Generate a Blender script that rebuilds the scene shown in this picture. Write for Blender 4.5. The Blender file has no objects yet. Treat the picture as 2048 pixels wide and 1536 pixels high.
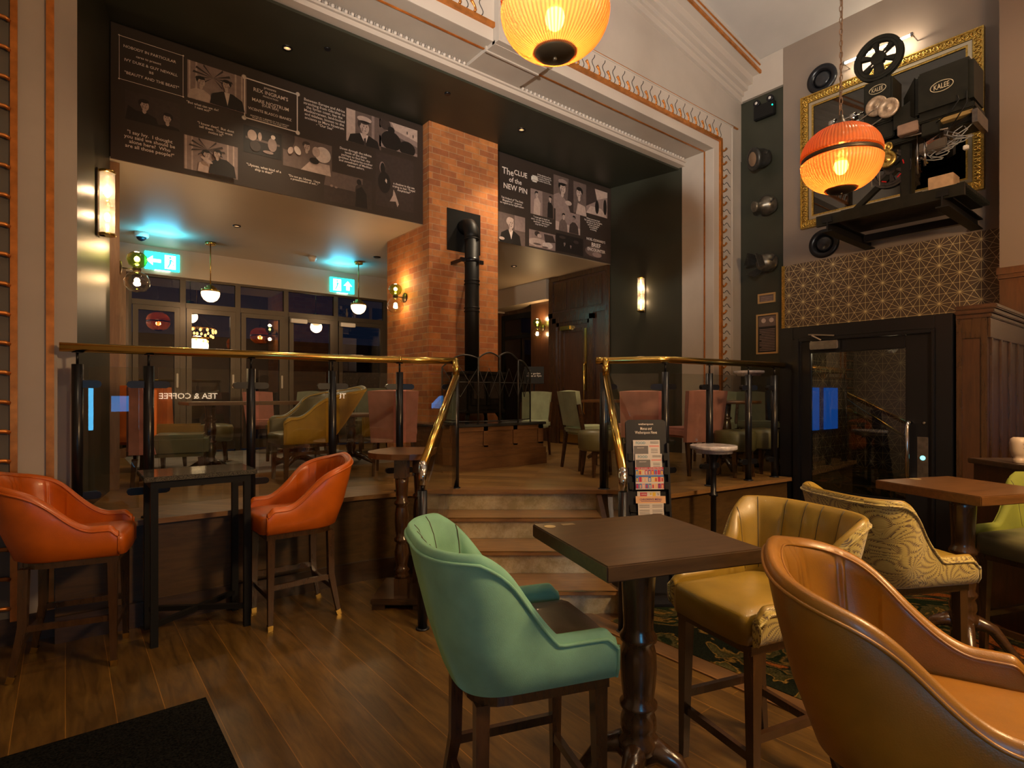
import bpy, bmesh, math, random
from mathutils import Vector, Matrix
random.seed(7)
C = bpy.context.scene.collection
PI = math.pi
# ---------------------------------------------------------------- camera, world, exposure
SY, CY = 0.6205, 0.7842          # yaw 38.35 degrees to the right of +Y
FPX, HORIZON, EYE = 1129.0, 790.0, 1.52
cd = bpy.data.cameras.new('camera'); cam = bpy.data.objects.new('camera', cd); C.objects.link(cam)
cam.location = (0, 0, EYE); cam.rotation_euler = (PI/2, 0, -math.atan2(SY, CY))
cd.sensor_width = 36; cd.lens = 36*FPX/2048; cd.shift_y = (HORIZON-768)/2048; cd.clip_start = 0.05
bpy.context.scene.camera = cam
w = bpy.data.worlds.new('night'); bpy.context.scene.world = w; w.use_nodes = True
w.node_tree.nodes['Background'].inputs[0].default_value = (0.010, 0.016, 0.035, 1)
w.node_tree.nodes['Background'].inputs[1].default_value = 1.0
vs = bpy.context.scene.view_settings
vs.view_transform = 'Standard'; vs.look = 'None'; vs.exposure = 0.12; vs.gamma = 1; vs.use_curve_mapping = False
try:
    bpy.context.scene.cycles.max_bounces = 7; bpy.context.scene.cycles.transparent_max_bounces = 24
    bpy.context.scene.cycles.sample_clamp_indirect = 3.0
    bpy.context.scene.cycles.caustics_reflective = False; bpy.context.scene.cycles.caustics_refractive = False
except Exception: pass

def at(px, d, py=None, z=None):
    """plan position of a point seen at pixel column px at distance d (calibration of measured places)"""
    lat = (px-1024)/FPX*d
    x, y = SY*d+CY*lat, CY*d-SY*lat
    if z is None: z = EYE+(HORIZON-py)/FPX*d
    return Vector((x, y, z))
def lw(lat, d, z=0):                       # lateral, depth -> world
    return Vector((SY*d+CY*lat, CY*d-SY*lat, z))
def onY(px, py, Y):
    t = (px-1024)/FPX; d = Y/(CY-SY*t); return at(px, d, py)
def onX(px, py, X):
    t = (px-1024)/FPX; d = X/(SY+CY*t); return at(px, d, py)

# ---------------------------------------------------------------- materials
MATS = {}
def newmat(name):
    m = bpy.data.materials.new(name); m.use_nodes = True; MATS[name] = m
    nt = m.node_tree; b = nt.nodes['Principled BSDF']
    return m, nt, b
def N(nt, t, **kw):
    n = nt.nodes.new(t)
    for k, v in kw.items():
        if k.startswith('i_'):
            key = k[2:]; key = int(key) if key.isdigit() else key.replace('_', ' ')
            n.inputs[key].default_value = v
        else: setattr(n, k, v)
    return n
def L(nt, a, b): nt.links.new(a, b)
def c4(c): return (c[0], c[1], c[2], 1)
def coord(nt, scale=(1,1,1), rot=(0,0,0)):
    tc = N(nt, 'ShaderNodeTexCoord'); mp = N(nt, 'ShaderNodeMapping')
    mp.inputs['Scale'].default_value = scale; mp.inputs['Rotation'].default_value = rot
    L(nt, tc.outputs['Object'], mp.inputs[0]); return mp.outputs[0]
def ramp(nt, fac, stops):
    r = N(nt, 'ShaderNodeValToRGB'); e = r.color_ramp.elements
    while len(e) > 1: e.remove(e[-1])
    e[0].position = stops[0][0]; e[0].color = c4(stops[0][1])
    for p, c in stops[1:]:
        q = e.new(p); q.color = c4(c)
    L(nt, fac, r.inputs[0]); return r.outputs[0]
def bump(nt, b, h, strength=0.3, dist=0.01):
    n = N(nt, 'ShaderNodeBump'); n.inputs['Strength'].default_value = strength; n.inputs['Distance'].default_value = dist
    L(nt, h, n.inputs['Height']); L(nt, n.outputs[0], b.inputs['Normal'])
def plain(name, col, rough=0.5, metal=0.0, spec=0.5, noise=0.0, nscale=20, bmp=0.0, coat=0, sheen=0):
    m, nt, b = newmat(name)
    b.inputs['Base Color'].default_value = c4(col); b.inputs['Roughness'].default_value = rough
    b.inputs['Metallic'].default_value = metal; b.inputs['Specular IOR Level'].default_value = spec
    b.inputs['Coat Weight'].default_value = coat; b.inputs['Sheen Weight'].default_value = sheen
    if noise or bmp:
        v = coord(nt); n = N(nt, 'ShaderNodeTexNoise', i_Scale=nscale, i_Detail=4.0); L(nt, v, n.inputs['Vector'])
        if noise:
            lo = tuple(max(0, x*(1-noise)) for x in col); hi = tuple(min(1, x*(1+noise)) for x in col)
            L(nt, ramp(nt, n.outputs[0], [(0.3, lo), (0.7, hi)]), b.inputs['Base Color'])
        if bmp: bump(nt, b, n.outputs[0], bmp, 0.003)
    return m
def emis(name, col, s, base=None):
    m, nt, b = newmat(name); b.inputs['Base Color'].default_value = c4(base or col)
    b.inputs['Emission Color'].default_value = c4(col); b.inputs['Emission Strength'].default_value = s
    return m
def wood(name, c1, c2, rough=0.35, scale=(1, 12, 12), planks=None, coat=0.2, bmp=0.15, spec=0.5):
    """grain runs along local x; planks=(length,width) lays boards in the xy plane"""
    m, nt, b = newmat(name); v = coord(nt, scale)
    n = N(nt, 'ShaderNodeTexNoise', i_Scale=2.2, i_Detail=6.0, i_Roughness=0.65, i_Distortion=0.6); L(nt, v, n.inputs['Vector'])
    col = ramp(nt, n.outputs[0], [(0.25, c1), (0.5, tuple((a+d)/2 for a, d in zip(c1, c2))), (0.75, c2)])
    if planks:
        v2 = coord(nt); br = N(nt, 'ShaderNodeTexBrick', offset=0.37, squash=1.0)
        br.inputs['Scale'].default_value = 1; br.inputs['Brick Width'].default_value = planks[0]; br.inputs['Row Height'].default_value = planks[1]
        br.inputs['Mortar Size'].default_value = 0.0016; br.inputs['Mortar Smooth'].default_value = 0.2
        br.inputs['Color1'].default_value = (0.62, 0.62, 0.62, 1); br.inputs['Color2'].default_value = (1, 1, 1, 1); br.inputs['Mortar'].default_value = (2.2, 2.0, 1.6, 1)
        if planks[2]:
            mp = v2.node; mp.inputs['Rotation'].default_value = (0, 0, planks[2])
            tc2 = N(nt, 'ShaderNodeTexCoord'); m1 = N(nt, 'ShaderNodeMapping'); m1.inputs['Rotation'].default_value = (0, 0, planks[2]); L(nt, tc2.outputs['Object'], m1.inputs[0])
            # every board gets its own piece of grain
            sp = N(nt, 'ShaderNodeSeparateXYZ'); L(nt, m1.outputs[0], sp.inputs[0]); fl = N(nt, 'ShaderNodeMath', operation='DIVIDE', i_1=planks[1]); L(nt, sp.outputs[1], fl.inputs[0])
            f2 = N(nt, 'ShaderNodeMath', operation='FLOOR'); L(nt, fl.outputs[0], f2.inputs[0]); f3 = N(nt, 'ShaderNodeMath', operation='MULTIPLY', i_1=7.31); L(nt, f2.outputs[0], f3.inputs[0])
            cbn = N(nt, 'ShaderNodeCombineXYZ'); L(nt, f3.outputs[0], cbn.inputs[2]); L(nt, f3.outputs[0], cbn.inputs[0]); ad2 = N(nt, 'ShaderNodeVectorMath', operation='ADD'); L(nt, m1.outputs[0], ad2.inputs[0]); L(nt, cbn.outputs[0], ad2.inputs[1])
            m2 = N(nt, 'ShaderNodeMapping'); m2.inputs['Scale'].default_value = scale; L(nt, ad2.outputs[0], m2.inputs[0]); L(nt, m2.outputs[0], n.inputs['Vector'])
        L(nt, v2, br.inputs['Vector'])
        mx = N(nt, 'ShaderNodeMixRGB', blend_type='MULTIPLY', i_Fac=1.0); L(nt, col, mx.inputs[1]); L(nt, br.outputs[0], mx.inputs[2]); col = mx.outputs[0]
    L(nt, col, b.inputs['Base Color']); b.inputs['Roughness'].default_value = rough
    b.inputs['Coat Weight'].default_value = coat; b.inputs['Coat Roughness'].default_value = 0.25; b.inputs['Specular IOR Level'].default_value = spec
    bump(nt, b, n.outputs[0], bmp, 0.004)
    return m

taupe = plain('taupe_paint', (0.41, 0.35, 0.295), 0.55, noise=0.05, nscale=3)
taupe_d = plain('projector_wall_paint', (0.20, 0.150, 0.115), 0.6, noise=0.04, nscale=3)
ceilp = plain('ceiling_paint', (0.46, 0.42, 0.385), 0.7, noise=0.06, nscale=2)
soff = plain('soffit_paint', (0.42, 0.33, 0.24), 0.5, noise=0.03, nscale=2)
dark = plain('dark_green_paint', (0.026, 0.027, 0.017), 0.42, noise=0.1, nscale=4)
copper = plain('copper_paint', (0.55, 0.20, 0.045), 0.38, 0.75, noise=0.25, nscale=14)
cream = plain('moulding_paint', (0.47, 0.40, 0.34), 0.5)
moulddark = plain('moulding_dark_line', (0.05, 0.04, 0.035), 0.6)  # dark colour of the ornament's S-shaped lines
brass = plain('polished_brass', (0.62, 0.42, 0.11), 0.20, 1.0)
chrome = plain('chrome', (0.6, 0.58, 0.55), 0.15, 1.0)
black = plain('black_metal', (0.006, 0.006, 0.008), 0.3, 0.0, 0.4)
blackm = plain('matt_black', (0.008, 0.0075, 0.007), 0.5, spec=0.2)
iron = plain('cast_iron', (0.05, 0.047, 0.042), 0.4, 0.6, noise=0.3, nscale=30, bmp=0.2)
walnut = wood('walnut', (0.026, 0.011, 0.004), (0.070, 0.030, 0.010), 0.25, (2, 14, 14), coat=0.5)
walnutz = wood('walnut_upright', (0.026, 0.011, 0.004), (0.070, 0.030, 0.010), 0.22, (14, 14, 2), coat=0.5)
tabletop = wood('table_top_wood', (0.030, 0.016, 0.007), (0.085, 0.046, 0.019), 0.36, (2, 16, 16), coat=0.05, bmp=0.08)
tabletop2 = wood('table_top_red_wood', (0.06, 0.025, 0.006), (0.16, 0.066, 0.018), 0.32, (2, 16, 16), coat=0.25, bmp=0.08)
panelw = wood('panel_wood', (0.040, 0.020, 0.006), (0.105, 0.055, 0.016), 0.4, (1.5, 30, 14), coat=0.15)
stepw = wood('step_wood', (0.15, 0.072, 0.024), (0.30, 0.155, 0.052), 0.35, (2, 14, 14), coat=0.3)
mahog = wood('mahogany_panelling', (0.028, 0.011, 0.005), (0.075, 0.030, 0.012), 0.28, (12, 12, 1.5), coat=0.4)
hearthw = wood('hearth_oak', (0.085, 0.036, 0.012), (0.19, 0.088, 0.030), 0.4, (2, 12, 12), coat=0.2)
oakpost = wood('oak_post', (0.16, 0.075, 0.03), (0.30, 0.155, 0.07), 0.4, (14, 14, 1.5), coat=0.1)
floorw = wood('floor_boards', (0.042, 0.020, 0.003), (0.20, 0.100, 0.018), 0.36, (1.3, 9, 9), planks=(4.2, 0.19, PI/2), coat=0.1, bmp=0.2)
floors = wood('stage_boards', (0.14, 0.070, 0.018), (0.29, 0.155, 0.045), 0.33, (1.3, 9, 9), planks=(1.1, 0.12, 0.9), coat=0.15, bmp=0.15)
floorb = wood('border_boards', (0.12, 0.055, 0.018), (0.24, 0.12, 0.042), 0.36, (1.3, 9, 9), planks=(3, 0.13, PI/2), coat=0.1, bmp=0.15)
skirt = wood('skirting_wood', (0.026, 0.013, 0.006), (0.065, 0.032, 0.013), 0.4, (2, 14, 14), coat=0.15)

def brickmat():
    m, nt, b = newmat('red_brick')
    tc = N(nt, 'ShaderNodeTexCoord'); sp = N(nt, 'ShaderNodeSeparateXYZ'); L(nt, tc.outputs['Object'], sp.inputs[0])
    ad = N(nt, 'ShaderNodeMath', operation='ADD'); L(nt, sp.outputs[0], ad.inputs[0]); L(nt, sp.outputs[1], ad.inputs[1])
    cb = N(nt, 'ShaderNodeCombineXYZ'); L(nt, ad.outputs[0], cb.inputs[0]); L(nt, sp.outputs[2], cb.inputs[1])
    br = N(nt, 'ShaderNodeTexBrick', offset=0.5)
    for k, v in (('Scale', 1), ('Brick Width', 0.225), ('Row Height', 0.075), ('Mortar Size', 0.0042), ('Mortar Smooth', 0.1), ('Bias', -0.1)): br.inputs[k].default_value = v
    br.inputs['Color1'].default_value = (0.52, 0.20, 0.055, 1); br.inputs['Color2'].default_value = (0.31, 0.10, 0.035, 1); br.inputs['Mortar'].default_value = (0.42, 0.25, 0.13, 1)
    L(nt, cb.outputs[0], br.inputs['Vector'])
    n = N(nt, 'ShaderNodeTexNoise', i_Scale=7.0, i_Detail=6.0, i_Roughness=0.7); L(nt, tc.outputs['Object'], n.inputs['Vector'])
    mx = N(nt, 'ShaderNodeMixRGB', blend_type='MULTIPLY', i_Fac=1.0); L(nt, br.outputs[0], mx.inputs[1])
    L(nt, ramp(nt, n.outputs[0], [(0.3, (0.7, 0.7, 0.75)), (0.7, (1.2, 1.1, 1.0))]), mx.inputs[2]); L(nt, mx.outputs[0], b.inputs['Base Color'])
    b.inputs['Roughness'].default_value = 0.75
    inv = N(nt, 'ShaderNodeMath', operation='SUBTRACT', i_0=1.0); L(nt, br.outputs['Fac'], inv.inputs[1]); bump(nt, b, inv.outputs[0], 0.6, 0.006)
    return m
brick = brickmat()

def glassmat(name, tint=(0.93, 0.95, 0.93), f0=0.04, rough=0.0):
    m = bpy.data.materials.new(name); m.use_nodes = True; nt = m.node_tree; nt.nodes.clear()
    o = N(nt, 'ShaderNodeOutputMaterial'); t = N(nt, 'ShaderNodeBsdfTransparent'); t.inputs[0].default_value = c4(tint)
    g = N(nt, 'ShaderNodeBsdfGlossy'); g.inputs['Roughness'].default_value = rough
    lw_ = N(nt, 'ShaderNodeLayerWeight'); lw_.inputs[0].default_value = 0.5
    p = N(nt, 'ShaderNodeMath', operation='POWER', i_1=4.0); L(nt, lw_.outputs['Facing'], p.inputs[0])
    ma = N(nt, 'ShaderNodeMath', operation='MULTIPLY_ADD', i_1=0.9, i_2=f0); L(nt, p.outputs[0], ma.inputs[0])
    mx = N(nt, 'ShaderNodeMixShader'); L(nt, ma.outputs[0], mx.inputs[0]); L(nt, t.outputs[0], mx.inputs[1]); L(nt, g.outputs[0], mx.inputs[2]); L(nt, mx.outputs[0], o.inputs[0])
    return m
glass = glassmat('clear_glass', (0.90, 0.91, 0.88), 0.05)
winglass = glassmat('window_glass', (0.55, 0.58, 0.6), 0.13)
doorglass = glassmat('lift_door_glass', (0.6, 0.62, 0.62), 0.12)
greenglass = glassmat('green_ribbed_glass', (0.55, 0.75, 0.25), 0.12, 0.1)
bowlglass = glassmat('clear_bowl_glass', (0.92, 0.9, 0.82), 0.12, 0.05)
def tubemat():
    m = glassmat('fluted_tube_glass', (0.9, 0.85, 0.78), 0.12, 0.2); nt = m.node_tree; o = [n for n in nt.nodes if n.type == 'OUTPUT_MATERIAL'][0]; src = o.inputs[0].links[0].from_socket
    tl = N(nt, 'ShaderNodeBsdfTranslucent'); tl.inputs[0].default_value = (0.9, 0.8, 0.65, 1); mx = N(nt, 'ShaderNodeMixShader', i_0=0.14); L(nt, src, mx.inputs[1]); L(nt, tl.outputs[0], mx.inputs[2]); L(nt, mx.outputs[0], o.inputs[0]); return m
tubeglass = tubemat()

def ambermat():
    m = bpy.data.materials.new('amber_ribbed_glass'); m.use_nodes = True; nt = m.node_tree; nt.nodes.clear()
    o = N(nt, 'ShaderNodeOutputMaterial'); tc = N(nt, 'ShaderNodeTexCoord'); sp = N(nt, 'ShaderNodeSeparateXYZ'); L(nt, tc.outputs['Object'], sp.inputs[0])
    an = N(nt, 'ShaderNodeMath', operation='ARCTAN2'); L(nt, sp.outputs[0], an.inputs[0]); L(nt, sp.outputs[1], an.inputs[1])
    mu = N(nt, 'ShaderNodeMath', operation='MULTIPLY', i_1=72.0); L(nt, an.outputs[0], mu.inputs[0]); si = N(nt, 'ShaderNodeMath', operation='SINE'); L(nt, mu.outputs[0], si.inputs[0])
    rib = N(nt, 'ShaderNodeMath', operation='MULTIPLY_ADD', i_1=0.5, i_2=0.5); L(nt, si.outputs[0], rib.inputs[0])
    tr = N(nt, 'ShaderNodeBsdfTransparent'); L(nt, ramp(nt, rib.outputs[0], [(0.1, (0.92, 0.34, 0.07)), (0.8, (1.0, 0.58, 0.24))]), tr.inputs[0])
    tl = N(nt, 'ShaderNodeBsdfTranslucent'); L(nt, ramp(nt, rib.outputs[0], [(0.1, (0.50, 0.11, 0.015)), (0.8, (0.85, 0.30, 0.07))]), tl.inputs[0])
    df = N(nt, 'ShaderNodeBsdfPrincipled'); df.inputs['Base Color'].default_value = (0.70, 0.33, 0.12, 1); df.inputs['Roughness'].default_value = 0.18; bump(nt, df, rib.outputs[0], 0.6, 0.004)
    a = N(nt, 'ShaderNodeMixShader', i_0=0.50); L(nt, tr.outputs[0], a.inputs[1]); L(nt, tl.outputs[0], a.inputs[2])
    b_ = N(nt, 'ShaderNodeMixShader', i_0=0.30); L(nt, a.outputs[0], b_.inputs[1]); L(nt, df.outputs[0], b_.inputs[2]); L(nt, b_.outputs[0], o.inputs[0])
    return m
amber = ambermat()

def wallpaper():
    m, nt, b = newmat('gold_star_wallpaper')
    tc = N(nt, 'ShaderNodeTexCoord'); sp = N(nt, 'ShaderNodeSeparateXYZ'); L(nt, tc.outputs['Object'], sp.inputs[0])
    ad = N(nt, 'ShaderNodeMath', operation='ADD'); L(nt, sp.outputs[0], ad.inputs[0]); L(nt, sp.outputs[1], ad.inputs[1])
    S = 0.21; res = None
    def line(theta, s, off, wd):
        dx = N(nt, 'ShaderNodeMath', operation='MULTIPLY', i_1=math.cos(theta)/s); L(nt, ad.outputs[0], dx.inputs[0])
        dz = N(nt, 'ShaderNodeMath', operation='MULTIPLY_ADD', i_1=math.sin(theta)/s); L(nt, sp.outputs[2], dz.inputs[0]); L(nt, dx.outputs[0], dz.inputs[2])
        o = N(nt, 'ShaderNodeMath', operation='ADD', i_1=off); L(nt, dz.outputs[0], o.inputs[0])
        pp = N(nt, 'ShaderNodeMath', operation='PINGPONG', i_1=0.5); L(nt, o.outputs[0], pp.inputs[0])
        lt = N(nt, 'ShaderNodeMath', operation='LESS_THAN', i_1=wd/s); L(nt, pp.outputs[0], lt.inputs[0]); return lt.outputs[0]
    for k in range(3):
        for th, s in ((k*PI/3, S*0.866), (k*PI/3+PI/6, S*0.5)):
            l = line(th, s, 0.0, 0.0019)
            if res is None: res = l
            else:
                mxx = N(nt, 'ShaderNodeMath', operation='MAXIMUM'); L(nt, res, mxx.inputs[0]); L(nt, l, mxx.inputs[1]); res = mxx.outputs[0]
    mx = N(nt, 'ShaderNodeMixRGB'); L(nt, res, mx.inputs[0]); mx.inputs[1].default_value = (0.075, 0.048, 0.032, 1); mx.inputs[2].default_value = (0.62, 0.50, 0.26, 1)
    L(nt, mx.outputs[0], b.inputs['Base Color']);  b.inputs['Roughness'].default_value = 0.4
    return m
paper = wallpaper()

def carpetmat():
    m, nt, b = newmat('patterned_carpet'); v = coord(nt)
    n1 = N(nt, 'ShaderNodeTexNoise', i_Scale=1.9, i_Detail=3.5, i_Distortion=1.2); L(nt, v, n1.inputs['Vector'])
    base = ramp(nt, n1.outputs[0], [(0.0, (0.010, 0.012, 0.006)), (0.42, (0.010, 0.012, 0.006)), (0.435, (0.24, 0.13, 0.025)), (0.45, (0.04, 0.036, 0.010)), (0.5, (0.08, 0.062, 0.02)), (0.515, (0.012, 0.018, 0.006)), (0.55, (0.014, 0.020, 0.007)), (0.565, (0.20, 0.11, 0.022)), (0.585, (0.05, 0.045, 0.018)), (0.61, (0.012, 0.012, 0.006)), (0.625, (0.30, 0.085, 0.014)), (1, (0.26, 0.07, 0.012))])
    vo = N(nt, 'ShaderNodeTexVoronoi', i_Scale=2.4); L(nt, v, vo.inputs['Vector'])
    wv = ramp(nt, vo.outputs['Distance'], [(0.0, (0, 0, 0)), (0.10, (0, 0, 0)), (0.11, (1, 1, 1)), (0.16, (1, 1, 1)), (0.17, (0, 0, 0)), (0.30, (0, 0, 0)), (0.8, (0, 0, 0))])
    mx = N(nt, 'ShaderNodeMixRGB'); L(nt, wv, mx.inputs[0]); L(nt, base, mx.inputs[1]); mx.inputs[2].default_value = (0.006, 0.008, 0.006, 1)
    n3 = N(nt, 'ShaderNodeTexNoise', i_Scale=90.0, i_Detail=2.0); L(nt, v, n3.inputs['Vector'])
    m2 = N(nt, 'ShaderNodeMixRGB', blend_type='MULTIPLY', i_Fac=1.0); L(nt, mx.outputs[0], m2.inputs[1]); L(nt, ramp(nt, n3.outputs[0], [(0.3, (0.5, 0.5, 0.5)), (0.7, (1.4, 1.4, 1.4))]), m2.inputs[2])
    L(nt, m2.outputs[0], b.inputs['Base Color']); b.inputs['Roughness'].default_value = 0.95; b.inputs['Specular IOR Level'].default_value = 0.05; bump(nt, b, n3.outputs[0], 0.5, 0.004)
    return m
carpet = carpetmat()
matm = plain('door_mat_pile', (0.008, 0.0075, 0.006), 0.95, spec=0.05, noise=0.9, nscale=110, bmp=1.0)

def leather(name, col, rough=0.38, var=0.25):
    m, nt, b = newmat(name); v = coord(nt)
    n = N(nt, 'ShaderNodeTexNoise', i_Scale=5.0, i_Detail=5.0); L(nt, v, n.inputs['Vector'])
    L(nt, ramp(nt, n.outputs[0], [(0.3, tuple(x*(1-var) for x in col)), (0.7, tuple(min(1, x*(1+var*0.6)) for x in col))]), b.inputs['Base Color'])
    vo = N(nt, 'ShaderNodeTexVoronoi', i_Scale=260.0); L(nt, v, vo.inputs['Vector']); bump(nt, b, vo.outputs['Distance'], 0.12, 0.002)
    b.inputs['Roughness'].default_value = rough; b.inputs['Coat Weight'].default_value = 0.08
    return m
or_l = leather('orange_leather', (0.52, 0.105, 0.005), 0.36)
tan_l = leather('tan_leather', (0.25, 0.100, 0.004), 0.40)
olive_l = leather('olive_tan_leather', (0.26, 0.158, 0.016), 0.40)
grey_l = leather('grey_brown_leather', (0.12, 0.088, 0.055), 0.34)
darkol = leather('olive_leather', (0.12, 0.105, 0.045), 0.4)
def velvet(name, col):
    m, nt, b = newmat(name); v = coord(nt)
    n = N(nt, 'ShaderNodeTexNoise', i_Scale=9.0, i_Detail=6.0); L(nt, v, n.inputs['Vector'])
    L(nt, ramp(nt, n.outputs[0], [(0.3, tuple(x*0.85 for x in col)), (0.7, tuple(x*1.12 for x in col))]), b.inputs['Base Color'])
    b.inputs['Roughness'].default_value = 0.85; b.inputs['Sheen Weight'].default_value = 0.8; b.inputs['Sheen Roughness'].default_value = 0.4
    b.inputs['Sheen Tint'].default_value = c4(tuple(min(1, x*1.8) for x in col))
    n2 = N(nt, 'ShaderNodeTexNoise', i_Scale=400.0); L(nt, v, n2.inputs['Vector']); bump(nt, b, n2.outputs[0], 0.25, 0.002)
    return m
green_v = velvet('green_velvet', (0.17, 0.35, 0.22))
pale_v = velvet('pale_green_tweed', (0.26, 0.30, 0.19))
pink_f = velvet('pink_tweed', (0.36, 0.15, 0.12))
grey_f = velvet('grey_green_tweed', (0.17, 0.19, 0.13))
orange_f = velvet('orange_felt', (0.55, 0.13, 0.02))
yellow_f = velvet('mustard_felt', (0.42, 0.24, 0.02))
lime_v = velvet('lime_velvet', (0.16, 0.17, 0.015))
def fern():
    m, nt, b = newmat('fern_brocade'); v = coord(nt)
    def mth(op, a, c=None, e=None):
        n = N(nt, 'ShaderNodeMath', operation=op)
        for k, x in enumerate((a, c, e)):
            if x is None: continue
            if isinstance(x, (int, float)): n.inputs[k].default_value = x
            else: L(nt, x, n.inputs[k])
        return n.outputs[0]
    nz = N(nt, 'ShaderNodeTexNoise', i_Scale=12.0, i_Detail=3.0); L(nt, v, nz.inputs['Vector'])
    vo = N(nt, 'ShaderNodeTexVoronoi', i_Scale=9.0); L(nt, v, vo.inputs['Vector'])
    sb = N(nt, 'ShaderNodeVectorMath', operation='SUBTRACT'); L(nt, v, sb.inputs[0]); L(nt, vo.outputs['Position'], sb.inputs[1])
    sp = N(nt, 'ShaderNodeSeparateXYZ'); L(nt, sb.outputs[0], sp.inputs[0]); ln = N(nt, 'ShaderNodeVectorMath', operation='LENGTH'); L(nt, sb.outputs[0], ln.inputs[0])
    ang = mth('ARCTAN2', sp.outputs[2], mth('ADD', sp.outputs[0], sp.outputs[1])); r = ln.outputs['Value']
    bend = mth('ADD', mth('MULTIPLY', ang, 7.0), mth('MULTIPLY', r, 60.0)); rays = mth('SINE', bend)
    fine = mth('SINE', mth('ADD', mth('MULTIPLY', r, 900.0), mth('MULTIPLY', mth('ABSOLUTE', rays), 5.0)))
    h = mth('ADD', mth('MULTIPLY', mth('ABSOLUTE', rays), 0.7), mth('MULTIPLY', fine, 0.28)); h = mth('ADD', h, mth('MULTIPLY', nz.outputs[0], 0.25))
    L(nt, ramp(nt, h, [(0.28, (0.10, 0.055, 0.014)), (0.42, (0.34, 0.24, 0.04)), (0.9, (0.44, 0.33, 0.08))]), b.inputs['Base Color'])
    b.inputs['Roughness'].default_value = 0.55; b.inputs['Sheen Weight'].default_value = 0.3; bump(nt, b, h, 0.3, 0.002)
    return m
fernm = fern()
def stonemat(name, c1, c2, scale, rough):
    m, nt, b = newmat(name); v = coord(nt); n = N(nt, 'ShaderNodeTexNoise', i_Scale=scale, i_Detail=8.0, i_Roughness=0.8); L(nt, v, n.inputs['Vector'])
    L(nt, ramp(nt, n.outputs[0], [(0.4, c1), (0.6, c2)]), b.inputs['Base Color']); b.inputs['Roughness'].default_value = rough; return m
granite = stonemat('speckled_granite', (0.012, 0.012, 0.01), (0.14, 0.125, 0.10), 180, 0.12)
marble = stonemat('white_marble', (0.30, 0.27, 0.27), (0.62, 0.56, 0.55), 6, 0.2)
slate = plain('black_slate', (0.03, 0.028, 0.026), 0.25, noise=0.3, nscale=8)
riser_m = stonemat('aged_brass_sheet', (0.42, 0.34, 0.18), (0.72, 0.62, 0.40), 3.5, 0.26)
riser_m.node_tree.nodes['Principled BSDF'].inputs['Metallic'].default_value = 0.45
tile = plain('grey_floor_tile', (0.30, 0.26, 0.22), 0.35, noise=0.2, nscale=6)
gold = plain('gilt', (0.60, 0.40, 0.10), 0.35, 1.0, noise=0.4, nscale=60, bmp=0.4)
silverg = plain('silvered_gilt', (0.66, 0.58, 0.42), 0.3, 1.0)
mirror_m = plain('mirror_glass', (0.10, 0.095, 0.085), 0.02, 1.0)
kal = plain('projector_enamel', (0.012, 0.011, 0.007), 0.42, 0.0, 0.25, noise=0.3, nscale=12)
steel = plain('bare_steel', (0.35, 0.33, 0.32), 0.25, 1.0, noise=0.2, nscale=30)
wheel_m = plain('aged_flywheel', (0.42, 0.30, 0.20), 0.45, 0.5, noise=0.3, nscale=40)
rustb = plain('brown_casing', (0.22, 0.13, 0.085), 0.6, noise=0.15, nscale=12)
red_m = plain('red_lacquer', (0.45, 0.01, 0.01), 0.3)
white_p = plain('white_plastic', (0.62, 0.56, 0.50), 0.4)
cream_t = plain('cream_lettering', (0.80, 0.70, 0.63), 0.6)
mural_m = plain('mural_board', (0.036, 0.025, 0.020), 0.45, noise=0.06, nscale=6)
mural_m2 = plain('mural_caption_board', (0.030, 0.019, 0.012), 0.45)
tones = [plain('print_tone_%s' % k, c, 0.5, noise=0.12, nscale=25) for k, c in
         (('black', (0.012, 0.009, 0.008)), ('deep', (0.045, 0.030, 0.026)), ('mid', (0.13, 0.090, 0.078)), ('grey', (0.26, 0.185, 0.165)), ('light', (0.46, 0.34, 0.29)), ('pale', (0.62, 0.50, 0.44)))]
bulb = emis('warm_bulb', (1.0, 0.60, 0.25), 30)
bulbs = emis('sconce_bulb', (1.0, 0.66, 0.34), 45)
tubew = emis('white_tube_lamp', (1.0, 0.86, 0.62), 38)
opal = emis('opal_globe', (1.0, 0.62, 0.30), 5.0)
exitm = emis('exit_sign_green', (0.02, 0.62, 0.55), 3.2)
exitw = emis('exit_sign_white', (0.75, 1.0, 0.95), 4.5)
cyanm = emis('blue_fill_glow', (0.06, 0.36, 1.0), 4)  # glow of the added blue fill machines
cyanb = emis('cyan_fill_glow', (0.10, 0.55, 1.0), 11)
led = emis('green_led', (0.0, 1.0, 0.5), 8)
chbulb = emis('chandelier_bulb', (1.0, 0.50, 0.12), 22)
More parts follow.
